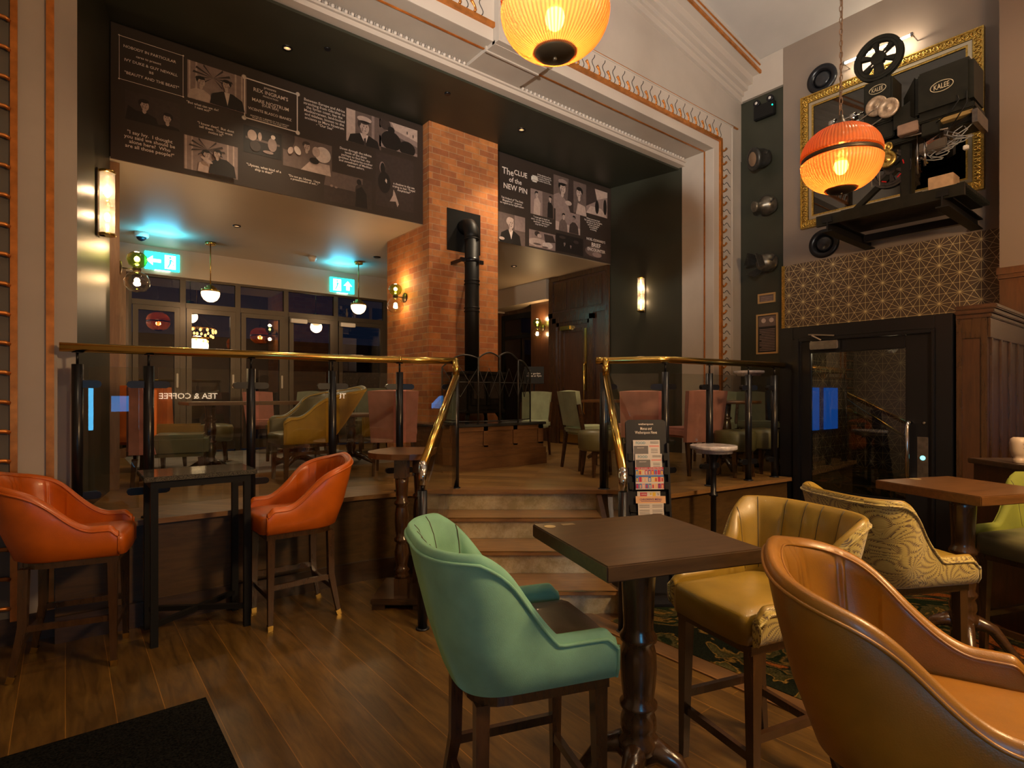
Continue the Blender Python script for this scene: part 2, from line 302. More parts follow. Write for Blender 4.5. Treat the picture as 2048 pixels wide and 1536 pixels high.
# ---------------------------------------------------------------- mesh helpers
class MB:
    def __init__(s): s.v = []; s.f = []; s.m = []; s.sm = []
    def add(s, vs, fs, mi=0, smooth=False):
        o = len(s.v); s.v += [tuple(v) for v in vs]
        for f in fs: s.f.append([i+o for i in f]); s.m.append(mi); s.sm.append(smooth)
        return s
    def box(s, x0, x1, y0, y1, z0, z1, mi=0):
        vs = [(x, y, z) for z in (z0, z1) for y in (y0, y1) for x in (x0, x1)]
        return s.add(vs, [(0,2,3,1), (4,5,7,6), (0,1,5,4), (2,6,7,3), (0,4,6,2), (1,3,7,5)], mi)
    def obox(s, c, half, M=None, rz=0, mi=0):
        R = M if M is not None else Matrix.Rotation(rz, 3, 'Z'); c = Vector(c)
        vs = [c+R@Vector((a*half[0], b*half[1], d*half[2])) for d in (-1,1) for b in (-1,1) for a in (-1,1)]
        return s.add(vs, [(0,2,3,1), (4,5,7,6), (0,1,5,4), (2,6,7,3), (0,4,6,2), (1,3,7,5)], mi)
    def bbox(s, x0, x1, y0, y1, z0, z1, r=0.01, mi=0):      # box with chamfered edges
        bm = bmesh.new(); bmesh.ops.create_cube(bm, size=1)
        for v in bm.verts: v.co = Vector(((x0+x1)/2+v.co.x*(x1-x0), (y0+y1)/2+v.co.y*(y1-y0), (z0+z1)/2+v.co.z*(z1-z0)))
        bmesh.ops.bevel(bm, geom=bm.edges[:], offset=r, segments=2, affect='EDGES')
        bm.verts.index_update(); s.add([v.co.copy() for v in bm.verts], [[v.index for v in f.verts] for f in bm.faces], mi); bm.free(); return s
    def prism(s, poly, z0, z1, mi=0):
        n = len(poly); vs = [(p[0], p[1], z0) for p in poly]+[(p[0], p[1], z1) for p in poly]
        return s.add(vs, [list(range(n))[::-1], list(range(n, 2*n))]+[(i, (i+1) % n, n+(i+1) % n, n+i) for i in range(n)], mi)
    def bar(s, p0, p1, wx, wz=None, up=(0,0,1), mi=0, w1=None):     # rectangular bar between two points
        p0, p1 = Vector(p0), Vector(p1); d = (p1-p0).normalized(); u = Vector(up)
        if abs(d.dot(u)) > 0.95: u = Vector((1, 0, 0))
        sx = d.cross(u).normalized(); sz = sx.cross(d); wz = wz or wx; w1 = w1 or 1
        vs = [p+sx*(a*wx/2*k)+sz*(b*wz/2*k) for p, k in ((p0, 1), (p1, w1)) for a, b in ((-1,-1), (1,-1), (1,1), (-1,1))]
        return s.add(vs, [(0,3,2,1), (4,5,6,7), (0,1,5,4), (1,2,6,5), (2,3,7,6), (3,0,4,7)], mi)
    def tube(s, pts, r, n=12, mi=0, closed=False, caps=True):
        pts = [Vector(p) for p in pts]; m = len(pts); rr = r if isinstance(r, (list, tuple)) else [r]*m
        up = None; vs = []
        for i, p in enumerate(pts):
            a = pts[i-1] if (i > 0 or closed) else p; b = pts[(i+1) % m] if (i < m-1 or closed) else p
            d = (b-a); d = d.normalized() if d.length > 1e-9 else Vector((0, 0, 1))
            if up is None: up = Vector((0, 0, 1)) if abs(d.z) < 0.9 else Vector((1, 0, 0))
            u = up-d*up.dot(d); u = u.normalized() if u.length > 1e-6 else d.orthogonal().normalized(); up = u; w_ = d.cross(u)
            sc = 1.0
            if 0 < i < m-1 or closed:
                c = (b-p).normalized().dot((p-a).normalized()); sc = 1/max(0.55, math.sqrt(max(0.0, (1+c)/2)))
            vs += [p+(u*math.cos(2*PI*k/n)+w_*math.sin(2*PI*k/n))*rr[i]*(1 if sc < 1.01 else min(sc, 1.25)) for k in range(n)]
        fs = []; M_ = m if closed else m-1
        for i in range(M_):
            for k in range(n):
                a = i*n+k; b = i*n+(k+1) % n; j = ((i+1) % m)*n
                fs.append((a, b, j+(k+1) % n, j+k))
        s.add(vs, fs, mi, True)
        if caps and not closed: s.add([vs[k] for k in range(n)], [list(range(n))[::-1]], mi); s.add(vs[-n:], [list(range(n))], mi)
        return s
    def lathe(s, prof, c=(0,0,0), n=28, mi=0, M=None, smooth=True, rib=0, ribs=0, caps=True):
        c = Vector(c); vs = []
        for r, z in prof:
            for k in range(n):
                a = 2*PI*k/n; q = r*(1+(rib*(k % 2) if ribs else 0)); p = Vector((q*math.cos(a), q*math.sin(a), z)); vs.append(c+(M@p if M is not None else p))
        fs = [(i*n+k, i*n+(k+1) % n, (i+1)*n+(k+1) % n, (i+1)*n+k) for i in range(len(prof)-1) for k in range(n)]
        s.add(vs, fs, mi, smooth)
        if not caps: return s
        if prof[0][0] > 1e-4: s.add(vs[:n], [list(range(n))[::-1]], mi)
        if prof[-1][0] > 1e-4: s.add(vs[-n:], [list(range(n))], mi)
        return s
    def sphere(s, c, r, mi=0, n=16, sz=1.0):
        return s.lathe([(max(1e-5, r*math.sin(PI*i/(n//2))), -r*sz*math.cos(PI*i/(n//2))) for i in range(n//2+1)], c, n, mi)
    def cyl(s, p0, p1, r, n=16, mi=0, r1=None): return s.tube([p0, p1], [r, r if r1 is None else r1], n, mi)
    def build(s, name, mats, parent=None, loc=None, rz=0, origin=None):
        me = bpy.data.meshes.new(name); vs = s.v
        if origin is not None:
            o = Vector(origin); vs = [tuple(Vector(v)-o) for v in vs]; loc = o if loc is None else loc
        me.from_pydata(vs, [], s.f)
        mats = mats if isinstance(mats, (list, tuple)) else [mats]
        for m in mats: me.materials.append(m)
        for p, mi, sm in zip(me.polygons, s.m, s.sm): p.material_index = mi; p.use_smooth = sm
        bm = bmesh.new(); bm.from_mesh(me); bmesh.ops.remove_doubles(bm, verts=bm.verts, dist=1e-5)
        bmesh.ops.recalc_face_normals(bm, faces=bm.faces); bm.to_mesh(me); bm.free()
        ob = bpy.data.objects.new(name, me); C.objects.link(ob)
        if parent: ob.parent = parent
        if loc is not None: ob.location = loc
        if rz: ob.rotation_euler = (0, 0, rz)
        return ob
def rotM(axis_to):      # rotation taking z to a direction
    return Vector((0, 0, 1)).rotation_difference(Vector(axis_to).normalized()).to_matrix()
def tag(o, label, cat, group=None, kind=None):
    o['label'] = label; o['category'] = cat
    if group: o['group'] = group
    if kind: o['kind'] = kind
    return o
def thing(name, label, cat, loc=(0,0,0), rz=0, group=None):
    o = bpy.data.objects.new(name, None); C.objects.link(o); o.location = loc; o.rotation_euler = (0, 0, rz); o.empty_display_size = 0.1
    return tag(o, label, cat, group)
def struct(o, label=None, cat=None):
    o['kind'] = 'structure'
    if label: o['label'] = label
    return o
def copy_tree(o, parent=None):
    c = o.copy(); C.objects.link(c)
    if parent: c.parent = parent
    for ch in list(o.children): copy_tree(ch, c)
    return c
def place(src, loc, rz, label, group=None, name=None):
    c = copy_tree(src); c.location = loc; c.rotation_euler = (0, 0, rz); c['label'] = label
    if group: c['group'] = group
    elif 'group' in c: del c['group']
    return c
_txt = {}
def text_geo(mb, body, origin, U, V, width=None, height=None, mi=0, align='CENTER', depth=0.002, maxh=None, mirror=False):
    """lettering: origin = centre of the baseline block, U reading direction, V up"""
    cu = bpy.data.curves.new('t', 'FONT'); cu.body = body; cu.align_x = align; cu.align_y = 'CENTER'; cu.resolution_u = 2; cu.space_line = 0.95; cu.offset = 0.010
    ob = bpy.data.objects.new('t', cu); C.objects.link(ob); dg = bpy.context.evaluated_depsgraph_get(); dg.update()
    me = bpy.data.meshes.new_from_object(ob.evaluated_get(dg)); bpy.data.objects.remove(ob); bpy.data.curves.remove(cu)
    if not me.vertices: return
    xs = [v.co.x for v in me.vertices]; ys = [v.co.y for v in me.vertices]
    cx, cy = (min(xs)+max(xs))/2, (min(ys)+max(ys))/2; W, H = max(xs)-min(xs), max(ys)-min(ys)
    sx = width/W if width else height/H; sy = (height/H) if height else sx
    if maxh and H*sy > maxh: sy = maxh/H
    U, V = Vector(U).normalized(), Vector(V).normalized(); Nn = U.cross(V); o = Vector(origin)
    vs = [o+U*((v.co.x-cx)*sx)+V*((v.co.y-cy)*sy)+Nn*depth for v in me.vertices]
    mb.add(vs, [list(p.vertices) for p in me.polygons], mi); bpy.data.meshes.remove(me)

def turned(z0, z1, r, seed=0):     # profile of a turned wooden column
    h = z1-z0; P = [(1.0, 0), (1.0, .03), (.85, .05), (1.15, .075), (.85, .10), (.80, .13), (1.02, .20), (1.05, .26), (.85, .33), (.78, .35), (1.12, .37), (1.12, .39), (.80, .41), (.95, .47), (1.04, .56), (1.0, .64), (.86, .70), (.80, .72), (1.12, .74), (1.12, .76), (.82, .78), (.85, .84), (.95, .95), (.98, 1.0)]
    return [(r*a, z0+h*b) for a, b in P]
# ================================================================ THE ROOM
XL, XR, YB = -0.65, 7.55, -5.0
ZS = 0.70                        # stage floor
# lower floor, carpet border
m = MB(); m.box(XL, 9.0, YB, 4.75, -0.1, 0); struct(m.build('floor', floorw))
m = MB(); m.box(2.86, 7.5, -4.9, 2.55, 0.0, 0.012); struct(m.build('floor', carpet), 'patterned carpet')
m = MB(); m.box(2.72, 2.86, -4.9, 3.1, 0.0, 0.008); m.box(2.86, 5.6, 2.55, 2.69, 0, 0.008); struct(m.build('floor', floorb), 'border boards')
# stage floor
front = [(-0.05, 4.42), (1.90, 4.37), (2.25, 4.30), (2.66, 4.14), (3.68, 3.325), (3.87, 2.86), (5.66, 2.69), (5.66, 2.98), (7.5, 2.98), (7.5, 4.5), (7.0, 4.5), (7.0, 9.2), (0.0, 9.2), (-0.05, 4.8)]
m = MB(); m.prism(front, ZS-0.03, ZS); struct(m.build('floor', floors))
inner = [(p[0], p[1]+0.03) for p in front]
m = MB(); m.prism(inner, 0.0, ZS-0.03); struct(m.build('wall_stage_front', panelw))
def edge_strip(pts, name, mat, z0, z1, t, inset=0):
    m = MB()
    for a, b in zip(pts[:-1], pts[1:]):
        d = (Vector(b)-Vector(a)).normalized(); nn = Vector((d.y, -d.x)); a2 = Vector(a)+nn*inset; b2 = Vector(b)+nn*inset
        m.prism([a2, b2, b2+nn*t, a2+nn*t], z0, z1)
    return struct(m.build(name, mat))
edge_strip(front[0:4], 'trim_1', stepw, ZS-0.032, ZS+0.002, 0.018)
edge_strip(front[4:7], 'trim_2', stepw, ZS-0.032, ZS+0.002, 0.018)
fr_in = [(p[0], p[1]+0.03) for p in front]
edge_strip(fr_in[0:4], 'baseboard_left', skirt, 0.0, 0.16, 0.025)
edge_strip(fr_in[4:7], 'baseboard_right', skirt, 0.0, 0.05, 0.012)
m = MB(); m.box(0.6, 3.2, 6.3, 9.0, ZS, ZS+0.004); struct(m.build('floor', tile), 'grey tiles by the windows')

# walls of the hall
m = MB(); m.box(XL-0.2, XL, YB, 4.6, 0, 6.4); struct(m.build('wall_left', taupe))
m = MB(); m.box(XL-0.2, 9, YB-0.2, YB, 0, 7.2); struct(m.build('wall_rear', taupe_d))
# ceiling: two slopes meeting over the middle
m = MB()
cx, ze, zr = 3.45, 6.14, 6.82
m.add([(XL, YB, ze), (cx, YB, zr), (cx, 4.9, zr), (XL, 4.9, ze), (XR+1.2, YB, 6.14-0.2), (XR+1.2, 4.9, 5.94), (XR, YB, ze), (XR, 4.9, ze)], [(0,1,2,3), (1,6,7,2), (6,4,5,7)])
m.add([(XL-.2, YB, ze+.3), (cx, YB, zr+.3), (cx, 4.9, zr+.3), (XL-.2, 4.9, ze+.3), (XR+1.2, YB, 6.3), (XR+1.2, 4.9, 6.3)], [(3,2,1,0), (2,5,4,1)])
struct(m.build('ceiling', ceilp))
def slz(x): return ze+(zr-ze)*(1-abs(x-cx)/(XR-cx))

# proscenium --------------------------------------------------
YF, YI, ZO = 4.28, 4.77, 4.84
x0, x1 = 0.06, 6.84
m = MB()                       # header with gable top
def header(m, xa, xb, ya, yb, z0, dz=0.0):
    xs = sorted({xa, xb, *( [cx] if xa < cx < xb else [] )})
    for a, b in zip(xs[:-1], xs[1:]):
        m.add([(a, ya, z0), (b, ya, z0), (b, yb, z0), (a, yb, z0), (a, ya, slz(a)+dz), (b, ya, slz(b)+dz), (b, yb, slz(b)+dz), (a, yb, slz(a)+dz)], [(0,3,2,1), (4,5,6,7), (0,1,5,4), (1,2,6,5), (2,3,7,6), (3,0,4,7)])
header(m, -0.65, 7.55, YF, YI, ZO)
struct(m.build('wall_proscenium', taupe))
m = MB(); m.box(x1, 7.54, YF, YI, 0.7, ZO); struct(m.build('wall_proscenium_right', taupe))
m = MB(); m.box(XL, x0, 4.62, 4.85, 0, ZO); m.box(XL, x0-0.10, 4.58, 4.62, 0.17, ZO); struct(m.build('wall_proscenium_left', taupe))
m = MB(); m.box(XL, 0.05, 4.575, 4.66, 0.0, 0.17); struct(m.build('baseboard_proscenium', skirt))
# plain raised flat round the opening
m = MB(); m.box(0.2, x1+0.12, YF-0.012, YF, ZO, ZO+0.12); m.box(x1, x1+0.12, YF-0.0121, YF, 0.7, ZO-0.0005); struct(m.build('trim_3', cream))
# copper line round, ornament band
m = MB(); m.box(0.3, x1+0.16, YF-0.045, YF, ZO+0.12, ZO+0.165); m.box(x1+0.12, x1+0.165, YF-0.0445, YF, 0.7, ZO+0.1195)
m.box(0.3, x1+0.60, YF-0.02, YF, ZO+0.42, ZO+0.437)
m.box(0.2, x1-0.03, 4.40, 4.422, ZO-0.006, ZO+0.0); m.box(x1-0.006, x1, 4.40, 4.42, 0.7, ZO)
struct(m.build('trim_4', copper))
m = MB(); m.box(0.3, x1+0.40, YF-0.03, YF, ZO+0.165, ZO+0.40); m.box(x1+0.165, x1+0.40, YF-0.03, YF, 0.7, ZO+0.165)
m.box(x1+0.43, x1+0.45, YF-0.03, YF, 0.7, ZO+0.40); m.box(0.3, x1+0.45, YF-0.035, YF, ZO+0.40, ZO+0.415)
struct(m.build('trim_5', cream))
KX0, KX1 = 3.15, 3.80            # keystone block
mh = MB(); ms = MB()
def scroll(O, A, B, s):        # S-shaped scroll: O origin, A along band, B across (0..0.22)
    O, A, B = Vector(O), Vector(A), Vector(B); out = Vector((0, -0.012, 0))
    mh.tube([O+A*0.00+B*0.005, O+A*0.012+B*0.03, O+A*0.0+B*0.06, O-A*0.02+B*0.075+out*.5, O-A*0.035+B*0.095], [0.013, 0.012, 0.012, 0.013, 0.018], 8)
    ms.tube([O+A*(0.075+0.022*math.sin(q*2.6*PI))+B*(0.0+0.20*q) for q in [i/9 for i in range(10)]], 0.0045, 6)
k = 0
x = 0.45
while x < x1+0.10:
    if not (KX0-0.12 < x < KX1+0.02): scroll((x, YF-0.032, ZO+0.17), (1,0,0), (0,0,1), 1)
    x += 0.165
z = ZO+0.02
while z > 0.9:
    scroll((x1+0.17, YF-0.032, z), (0,0,-1), (1,0,0), 1); z -= 0.185
struct(mh.build('trim_6', copper)); struct(ms.build('trim_7', moulddark))
# keystone
m = MB(); header(m, KX0, KX1, YF-0.10, YF, ZO-0.03, -0.02); m.box(KX0, KX1, YF-0.04, YI-0.02, ZO-0.035, ZO); m.box(KX0-0.015, KX1, YF+0.08, YF+0.10, ZO-0.05, ZO)
struct(m.build('trim_8', taupe))
# inner ledge and egg beads
m = MB(); m.box(x0-0.05, x1+0.02, YI-0.05, YI+0.07, ZO-0.10, ZO); m.box(x0, x1, YI-0.075, YI-0.05, ZO-0.055, ZO-0.035); struct(m.build('trim_9', cream))
m = MB(); x = 0.1
while x < x1-0.02:
    if not (KX0 < x < KX1): m.sphere((x, YI-0.068, ZO-0.018), 0.020, 0, 6, 1.0); m.box(x+0.026, x+0.03, YI-0.075, YI-0.05, ZO-0.034, ZO-0.004)
    x += 0.058
struct(m.build('trim_10', cream))
# raking cornice under the ceiling
m = MB(); mc = MB()
def rake(mm, ya, yb, a, b):
    for xa, xb in ((XL, cx), (cx, 7.52)):
        mm.add([(xa, ya, slz(xa)-a), (xb, ya, slz(xb)-a), (xb, yb, slz(xb)-a), (xa, yb, slz(xa)-a), (xa, ya, slz(xa)-b), (xb, ya, slz(xb)-b), (xb, yb, slz(xb)-b), (xa, yb, slz(xa)-b)], [(0,3,2,1), (4,5,6,7), (0,1,5,4), (1,2,6,5), (2,3,7,6), (3,0,4,7)])
rake(m, YF-0.30, YF, 0.20, -0.01); rake(m, YF-0.20, YF, 0.30, 0.2); rake(m, YF-0.13, YF, 0.36, 0.3); rake(m, YF-0.07, YF, 0.42, 0.36); rake(m, YF-0.04, YF, 0.50, 0.42)
struct(m.build('trim_11', cream))
rake(mc, YF-0.325, YF-0.30, 0.205, 0.165); rake(mc, YF-0.315, YF-0.30, 0.09, 0.075)
struct(mc.build('trim_12', copper))
# left pilaster: copper bands and ribbed panel
m = MB(); m.box(-0.095, -0.055, 4.565, 4.58, 0.175, 6.1); m.box(-0.262, -0.228, 4.545, 4.58, 0.15, 6.1); struct(m.build('trim_13', copper))
m = MB(); m.box(-0.62, -0.262, 4.555, 4.58, 0.17, 6.1); struct(m.build('trim_14', plain('slate_grey_paint', (0.10, 0.085, 0.07), 0.55)))
m = MB(); z = 0.24
while z < 6.0:
    m.tube([(-0.60, 4.55, z), (-0.38, 4.535, z+0.004), (-0.28, 4.53, z), (-0.262, 4.54, z-0.01)], 0.012, 8); z += 0.177
struct(m.build('trim_15', copper))

# stage house -------------------------------------------------
YM, ZB = 5.90, 3.535               # mural wall, underside of balcony
ML, MR = 0.297, 6.61
m = MB(); m.prism([(0.06, 4.78), (ML, YM), (ML, 6.0), (0.0, 6.0), (-0.14, 4.78)], 0.7, 4.80); struct(m.build('wall_stage_left', dark))
m = MB(); m.prism([(6.84, 4.78), (7.0, 4.78), (7.0, 6.0), (MR, 6.0), (MR, YM)], 0.7, 4.80); struct(m.build('wall_stage_right', dark))
m = MB(); m.box(-0.1, 7.0, YI+0.05, 6.2, 4.715, 4.86); struct(m.build('ceiling', dark))
m = MB(); m.box(ML, MR, YM, 6.05, ZB+0.02, 4.72); struct(m.build('wall_mural', blackm))
m = MB(); m.box(0.2, 7.6, YM+0.0, 9.2, ZB, ZB+0.02); struct(m.build('ceiling', soff))
# brick chimney column
m = MB(); m.box(3.32, 4.32, 5.75, 6.84, ZS, ZB); m.box(3.32, 4.32, 5.75, 5.90, ZB, 4.715); struct(m.build('wall_chimney', brick))
# below the balcony
m = MB(); m.box(0.05, 0.30, 6.05, 9.1, ZS, ZB); struct(m.build('wall_back_left', taupe))
m = MB(); m.box(0.30, 0.37, 5.96, 6.10, ZS, ZB); struct(m.build('trim_16', oakpost))
m = MB(); m.box(0.42, 0.62, 8.9, 9.05, ZS, 3.16); struct(m.build('trim_17', oakpost))
m = MB(); m.box(0.2, 7.6, 9.02, 9.2, 3.16, ZB); struct(m.build('wall_back', soff))
m = MB(); m.box(0.2, 0.66, 9.05, 9.2, ZS, 3.16); m.box(6.45, 7.2, 9.05, 9.2, ZS, 3.16); struct(m.build('wall_back_piers', mahog))
# right side under the balcony: panelled mahogany wall with a door, bulkhead, glazed garden door
XP = 6.60
m = MB(); m.box(XP, XP+0.3, 5.95, 7.27, ZS, ZB); struct(m.build('wall_back_right', mahog))
m = MB()
for z0_, z1_ in ((2.95, 3.42),):
    for i in range(3): y0 = 6.02+i*0.40; m.bbox(XP-0.012, XP, y0+0.04, y0+0.36, z0_, z1_, 0.006)
m.box(XP-0.03, XP, 5.95, 7.29, 2.84, 2.92); m.box(XP-0.035, XP, 5.92, 7.27, 3.46, ZB); m.box(XP-0.02, XP, 5.905, 5.98, ZS, ZB)
m.box(XP-0.03, XP, 7.18, 7.28, ZS, 3.46)
struct(m.build('trim_18', walnutz))
m = MB(); m.box(XP-0.05, XP, 6.22, 6.30, ZS, 2.82); m.box(XP-0.05, XP, 7.08, 7.17, ZS, 2.82); m.box(XP-0.05, XP, 6.22, 7.17, 2.74, 2.84); m.box(XP-0.028, XP, 6.30, 6.36, ZS, 2.74); m.box(XP-0.028, XP, 7.02, 7.08, ZS, 2.74); m.box(XP-0.028, XP, 6.30, 7.08, 2.68, 2.74)
struct(m.build('trim_19', walnutz))
d1 = thing('door_1', 'dark mahogany panelled door right of the brick chimney', 'door', (XP-0.012, 6.69, ZS)); d1['kind'] = 'structure'
m = MB(); m.box(0, 0.01, -0.33, 0.33, 0.01, 1.98); m.build('door_leaf', mahog, d1)
m = MB()
for a, b, c_, d_ in ((-0.27, 0.27, 1.86, 1.92), (-0.27, 0.27, 0.28, 0.33), (-0.27, -0.22, 0.33, 1.86), (0.22, 0.27, 0.33, 1.86)): m.box(-0.014, 0, a, b, c_, d_)
m.build('door_moulding', walnutz, d1)
m = MB(); m.box(-0.012, 0, -0.31, 0.31, 0.03, 0.24); m.build('kick_plate', brass, d1)
m = MB(); m.tube([(-0.02, -0.29, 0.5), (-0.05, -0.29, 0.55), (-0.05, -0.29, 1.3), (-0.02, -0.29, 1.35)], 0.012); m.box(-0.016, 0, -0.315, -0.265, 0.9, 1.9); m.build('door_handle', brass, d1)
m = MB(); m.bbox(-0.06, 0, 0.02, 0.28, 1.90, 1.97, 0.008); m.build('door_closer', brass, d1)
m = MB(); m.box(XP-0.05, 7.4, 7.33, 9.05, 3.19, ZB); struct(m.build('wall_bulkhead', soff))
m = MB(); m.box(6.95, 7.1, 7.27, 9.05, ZS, 3.19); m.box(6.72, 7.0, 7.27, 7.93, ZS, 3.19); struct(m.build('wall_garden', mahog))
d2 = thing('door_2', 'black framed glazed garden door past the mahogany wall', 'door', (6.93, 8.5, ZS)); d2['kind'] = 'structure'
m = MB(); m.box(-0.04, 0.0, -0.56, -0.48, 0, 2.4); m.box(-0.04, 0, 0.48, 0.56, 0, 2.4); m.box(-0.04, 0, -0.48, 0.48, 2.3, 2.4); m.box(-0.04, 0, -0.48, 0.48, 1.92, 1.98); m.box(-0.04, 0, -0.48, 0.48, 0, 0.12); m.build('door_frame', blackm, d2)
m = MB(); m.box(-0.025, -0.015, -0.48, 0.48, 0.12, 1.92); m.box(-0.025, -0.015, -0.48, 0.48, 1.98, 2.3); m.build('door_glass', winglass, d2)

# window wall
frame_m = plain('bronze_window_frame', (0.06, 0.045, 0.03), 0.4, 0.3)
divs = [0.66, 1.29, 2.00, 2.69, 3.48, 4.36, 5.2, 6.0, 6.45]
YW = 9.10
for i, (a, b) in enumerate(zip(divs[:-1], divs[1:])):
    wn = bpy.data.objects.new('window_%d' % (i+1), None); C.objects.link(wn); wn.location = ((a+b)/2, YW, ZS); wn['kind'] = 'structure'
    h = (b-a)/2; fw = 0.035; fz = 2.46; zt = 2.09
    m = MB(); m.box(-h, -h+fw, -0.05, 0.02, 0, fz); m.box(h-fw, h, -0.05, 0.02, 0, fz); m.box(-h+fw, h-fw, -0.05, 0.02, fz-0.03, fz); m.box(-h+fw, h-fw, -0.06, 0.02, zt-0.05, zt+0.02); m.build('window_frame', frame_m, wn)
    m = MB(); q = fw+0.07
    m.box(-h+fw+.006, -h+q, -0.075, -0.03, 0.03, zt-0.055); m.box(h-q, h-fw-.006, -0.075, -0.03, 0.03, zt-0.055); m.box(-h+q, h-q, -0.075, -0.03, zt-0.12, zt-0.055); m.box(-h+q, h-q, -0.075, -0.03, 0.03, 0.16); m.build('sash', frame_m, wn)
    m = MB(); m.box(-h+q-.004, h-q+.004, -0.035, -0.03, 0.16, zt-0.12); m.box(-h+fw, h-fw, -0.02, -0.015, zt+0.02, fz-0.03); m.build('pane', winglass, wn)
    if i in (3, 4):
        m = MB(); m.bbox(-h+0.05, -h+0.30, -0.14, -0.075, zt-0.15, zt-0.085, 0.006); m.build('door_closer', white_p, wn)
    else:
        m = MB(); m.bbox(h-fw-0.05, h-fw-0.025, -0.095, -0.075, 0.92, 1.12, 0.006); m.build('window_handle', white_p, wn)
# garden beyond the glass: paving and dark hedge
m = MB(); m.box(-6, 14, 9.2, 20, ZS-0.2, ZS-0.1); struct(m.build('floor', tile), 'garden paving outside')
m = MB(); m.box(-6, 14, 17.0, 17.4, ZS-0.1, 3.1); struct(m.build('wall_garden_end', plain('night_wall', (0.03, 0.028, 0.026), 0.8, noise=0.5, nscale=3)))

# right-hand side of the hall ---------------------------------
m = MB(); m.box(XR, XR+0.2, 3.66, 4.9, ZS-0.7, 6.2); struct(m.build('wall_right', dark))
m = MB(); m.box(XR-0.05, XR+0.2, 3.66, 4.9, 5.66, 6.14); struct(m.build('trim_20', taupe))
m = MB(); m.box(XR-0.04, XR+0.2, 1.30, 3.66, 3.235, 6.2); struct(m.build('wall_right', taupe_d))
m = MB(); m.box(XR-0.04, XR+0.2, 1.30, 3.66, 0, 3.235); struct(m.build('wall_right', paper))
m = MB(); m.box(XR-0.055, XR-0.04, 3.64, 3.675, 0, 3.235); struct(m.build('trim_21', gold))
m = MB(); m.box(7.10, 7.75, YB, 1.36, 2.72, 6.2); struct(m.build('wall_right', plain('warm_brown_paint', (0.19, 0.125, 0.085), 0.6)))
m = MB(); m.box(7.10, 7.75, YB, 1.36, 0, 2.72); struct(m.build('wall_right', mahog))
m = MB(); m.box(7.06, 7.10, YB, 1.375, 2.68, 2.745); m.box(7.075, 7.10, YB, 1.365, 2.64, 2.68)
for i in range(12): y = 1.12-i*0.5; m.box(7.085, 7.10, y-0.43, y-0.40, 0.3, 2.6)
struct(m.build('trim_22', mahog))
# ================================================================ LIFT ENCLOSURE
XD = 5.75
lift = thing('lift_enclosure', 'black framed glazed platform lift with silver door closer beside the stage', 'lift', (XD, 2.12, 0))
def Lb(m, y0, y1, z0, z1, x0=0.0, x1=0.10, r=0.006): return m.bbox(x0, x1, y0-2.12, y1-2.12, z0, z1, r)
m = MB(); Lb(m, 2.70, 2.84, 0, 2.20); Lb(m, 1.40, 1.52, 0, 2.20); Lb(m, 1.52, 2.70, 2.08, 2.20); Lb(m, 1.52, 2.70, 0, 0.12)
Lb(m, 2.64, 2.70, 0.12, 2.08, -0.02, 0.03); Lb(m, 1.52, 1.545, 0.12, 2.08, -0.02, 0.03); Lb(m, 1.545, 2.64, 2.05, 2.08, -0.02, 0.03)
m.build('door_frame', black, lift)
m = MB(); Lb(m, 2.54, 2.64, 0.12, 2.05, 0.02, 0.06); Lb(m, 1.545, 1.74, 0.12, 2.05, 0.02, 0.06); Lb(m, 1.74, 2.54, 1.93, 2.05, 0.02, 0.06); Lb(m, 1.74, 2.54, 0.12, 0.60, 0.02, 0.06)
leaf = m.build('door_leaf', black, lift)
m = MB(); m.box(0.036, 0.044, 1.74-2.12, 2.54-2.12, 0.60, 1.93); m.build('door_glass', doorglass, lift)
m = MB(); m.tube([(0.02, 1.70-2.12, 0.80), (-0.05, 1.70-2.12, 0.80), (-0.07, 1.70-2.12, 0.84), (-0.07, 1.70-2.12, 1.24), (-0.05, 1.70-2.12, 1.28), (0.02, 1.70-2.12, 1.28)], 0.016, 14); m.build('door_handle', chrome, lift)
m = MB(); m.bbox(-0.06, 0.0, 2.26-2.12, 2.52-2.12, 1.96, 2.04, 0.008); cl = m.build('door_closer', steel, lift)
m = MB(); m.bar((-0.03, 2.42-2.12, 2.05), (-0.05, 2.50-2.12, 2.10), 0.02, 0.012); m.bar((-0.05, 2.53-2.12, 2.11), (-0.03, 2.30-2.12, 2.085), 0.02, 0.012); m.build('closer_arm', chrome, cl)
m = MB(); m.box(0.014, 0.02, 1.57-2.12, 1.65-2.12, 0.80, 1.16); pl_ = m.build('call_plate', steel, lift)
m = MB(); m.lathe([(0.016, -0.004), (0.020, 0), (0.016, 0.004)], (0.012, 1.61-2.12, 0.98), 20, M=rotM((-1, 0, 0)), smooth=False); m.build('call_button', emis('call_button_light', (0.2, 0.8, 0.9), 2.0), pl_)
m = MB(); m.lathe([(0.008, 0), (0.012, 0.004), (0.009, 0.006)], (0.016, 1.60-2.12, 1.28), 16, M=rotM((-1, 0, 0))); m.build('keyhole', chrome, lift)
m = MB(); m.box(0.10, 1.74, 2.76-2.12, 2.84-2.12, 0, 2.14); m.box(0.10, 1.74, 1.40-2.12, 1.46-2.12, 0, 2.14); m.build('shaft_side', paper, lift)
m = MB(); m.box(0.10, 1.74, 1.46-2.12, 2.76-2.12, 0.0, 0.66); m.build('lift_floor', carpet, lift)
m = MB(); m.box(0.10, 1.74, 1.46-2.12, 2.76-2.12, 2.10, 2.14); m.build('shaft_top', blackm, lift)
m = MB(); m.tube([(7.02-XD, 2.70-2.12, 1.48), (7.40-XD, 2.25-2.12, 1.06), (7.40-XD, 2.0-2.12, 1.06)], 0.012); m.build('rail_reflection', brass, lift)  # brass rod put in for the stair handrail's reflection in the door glass
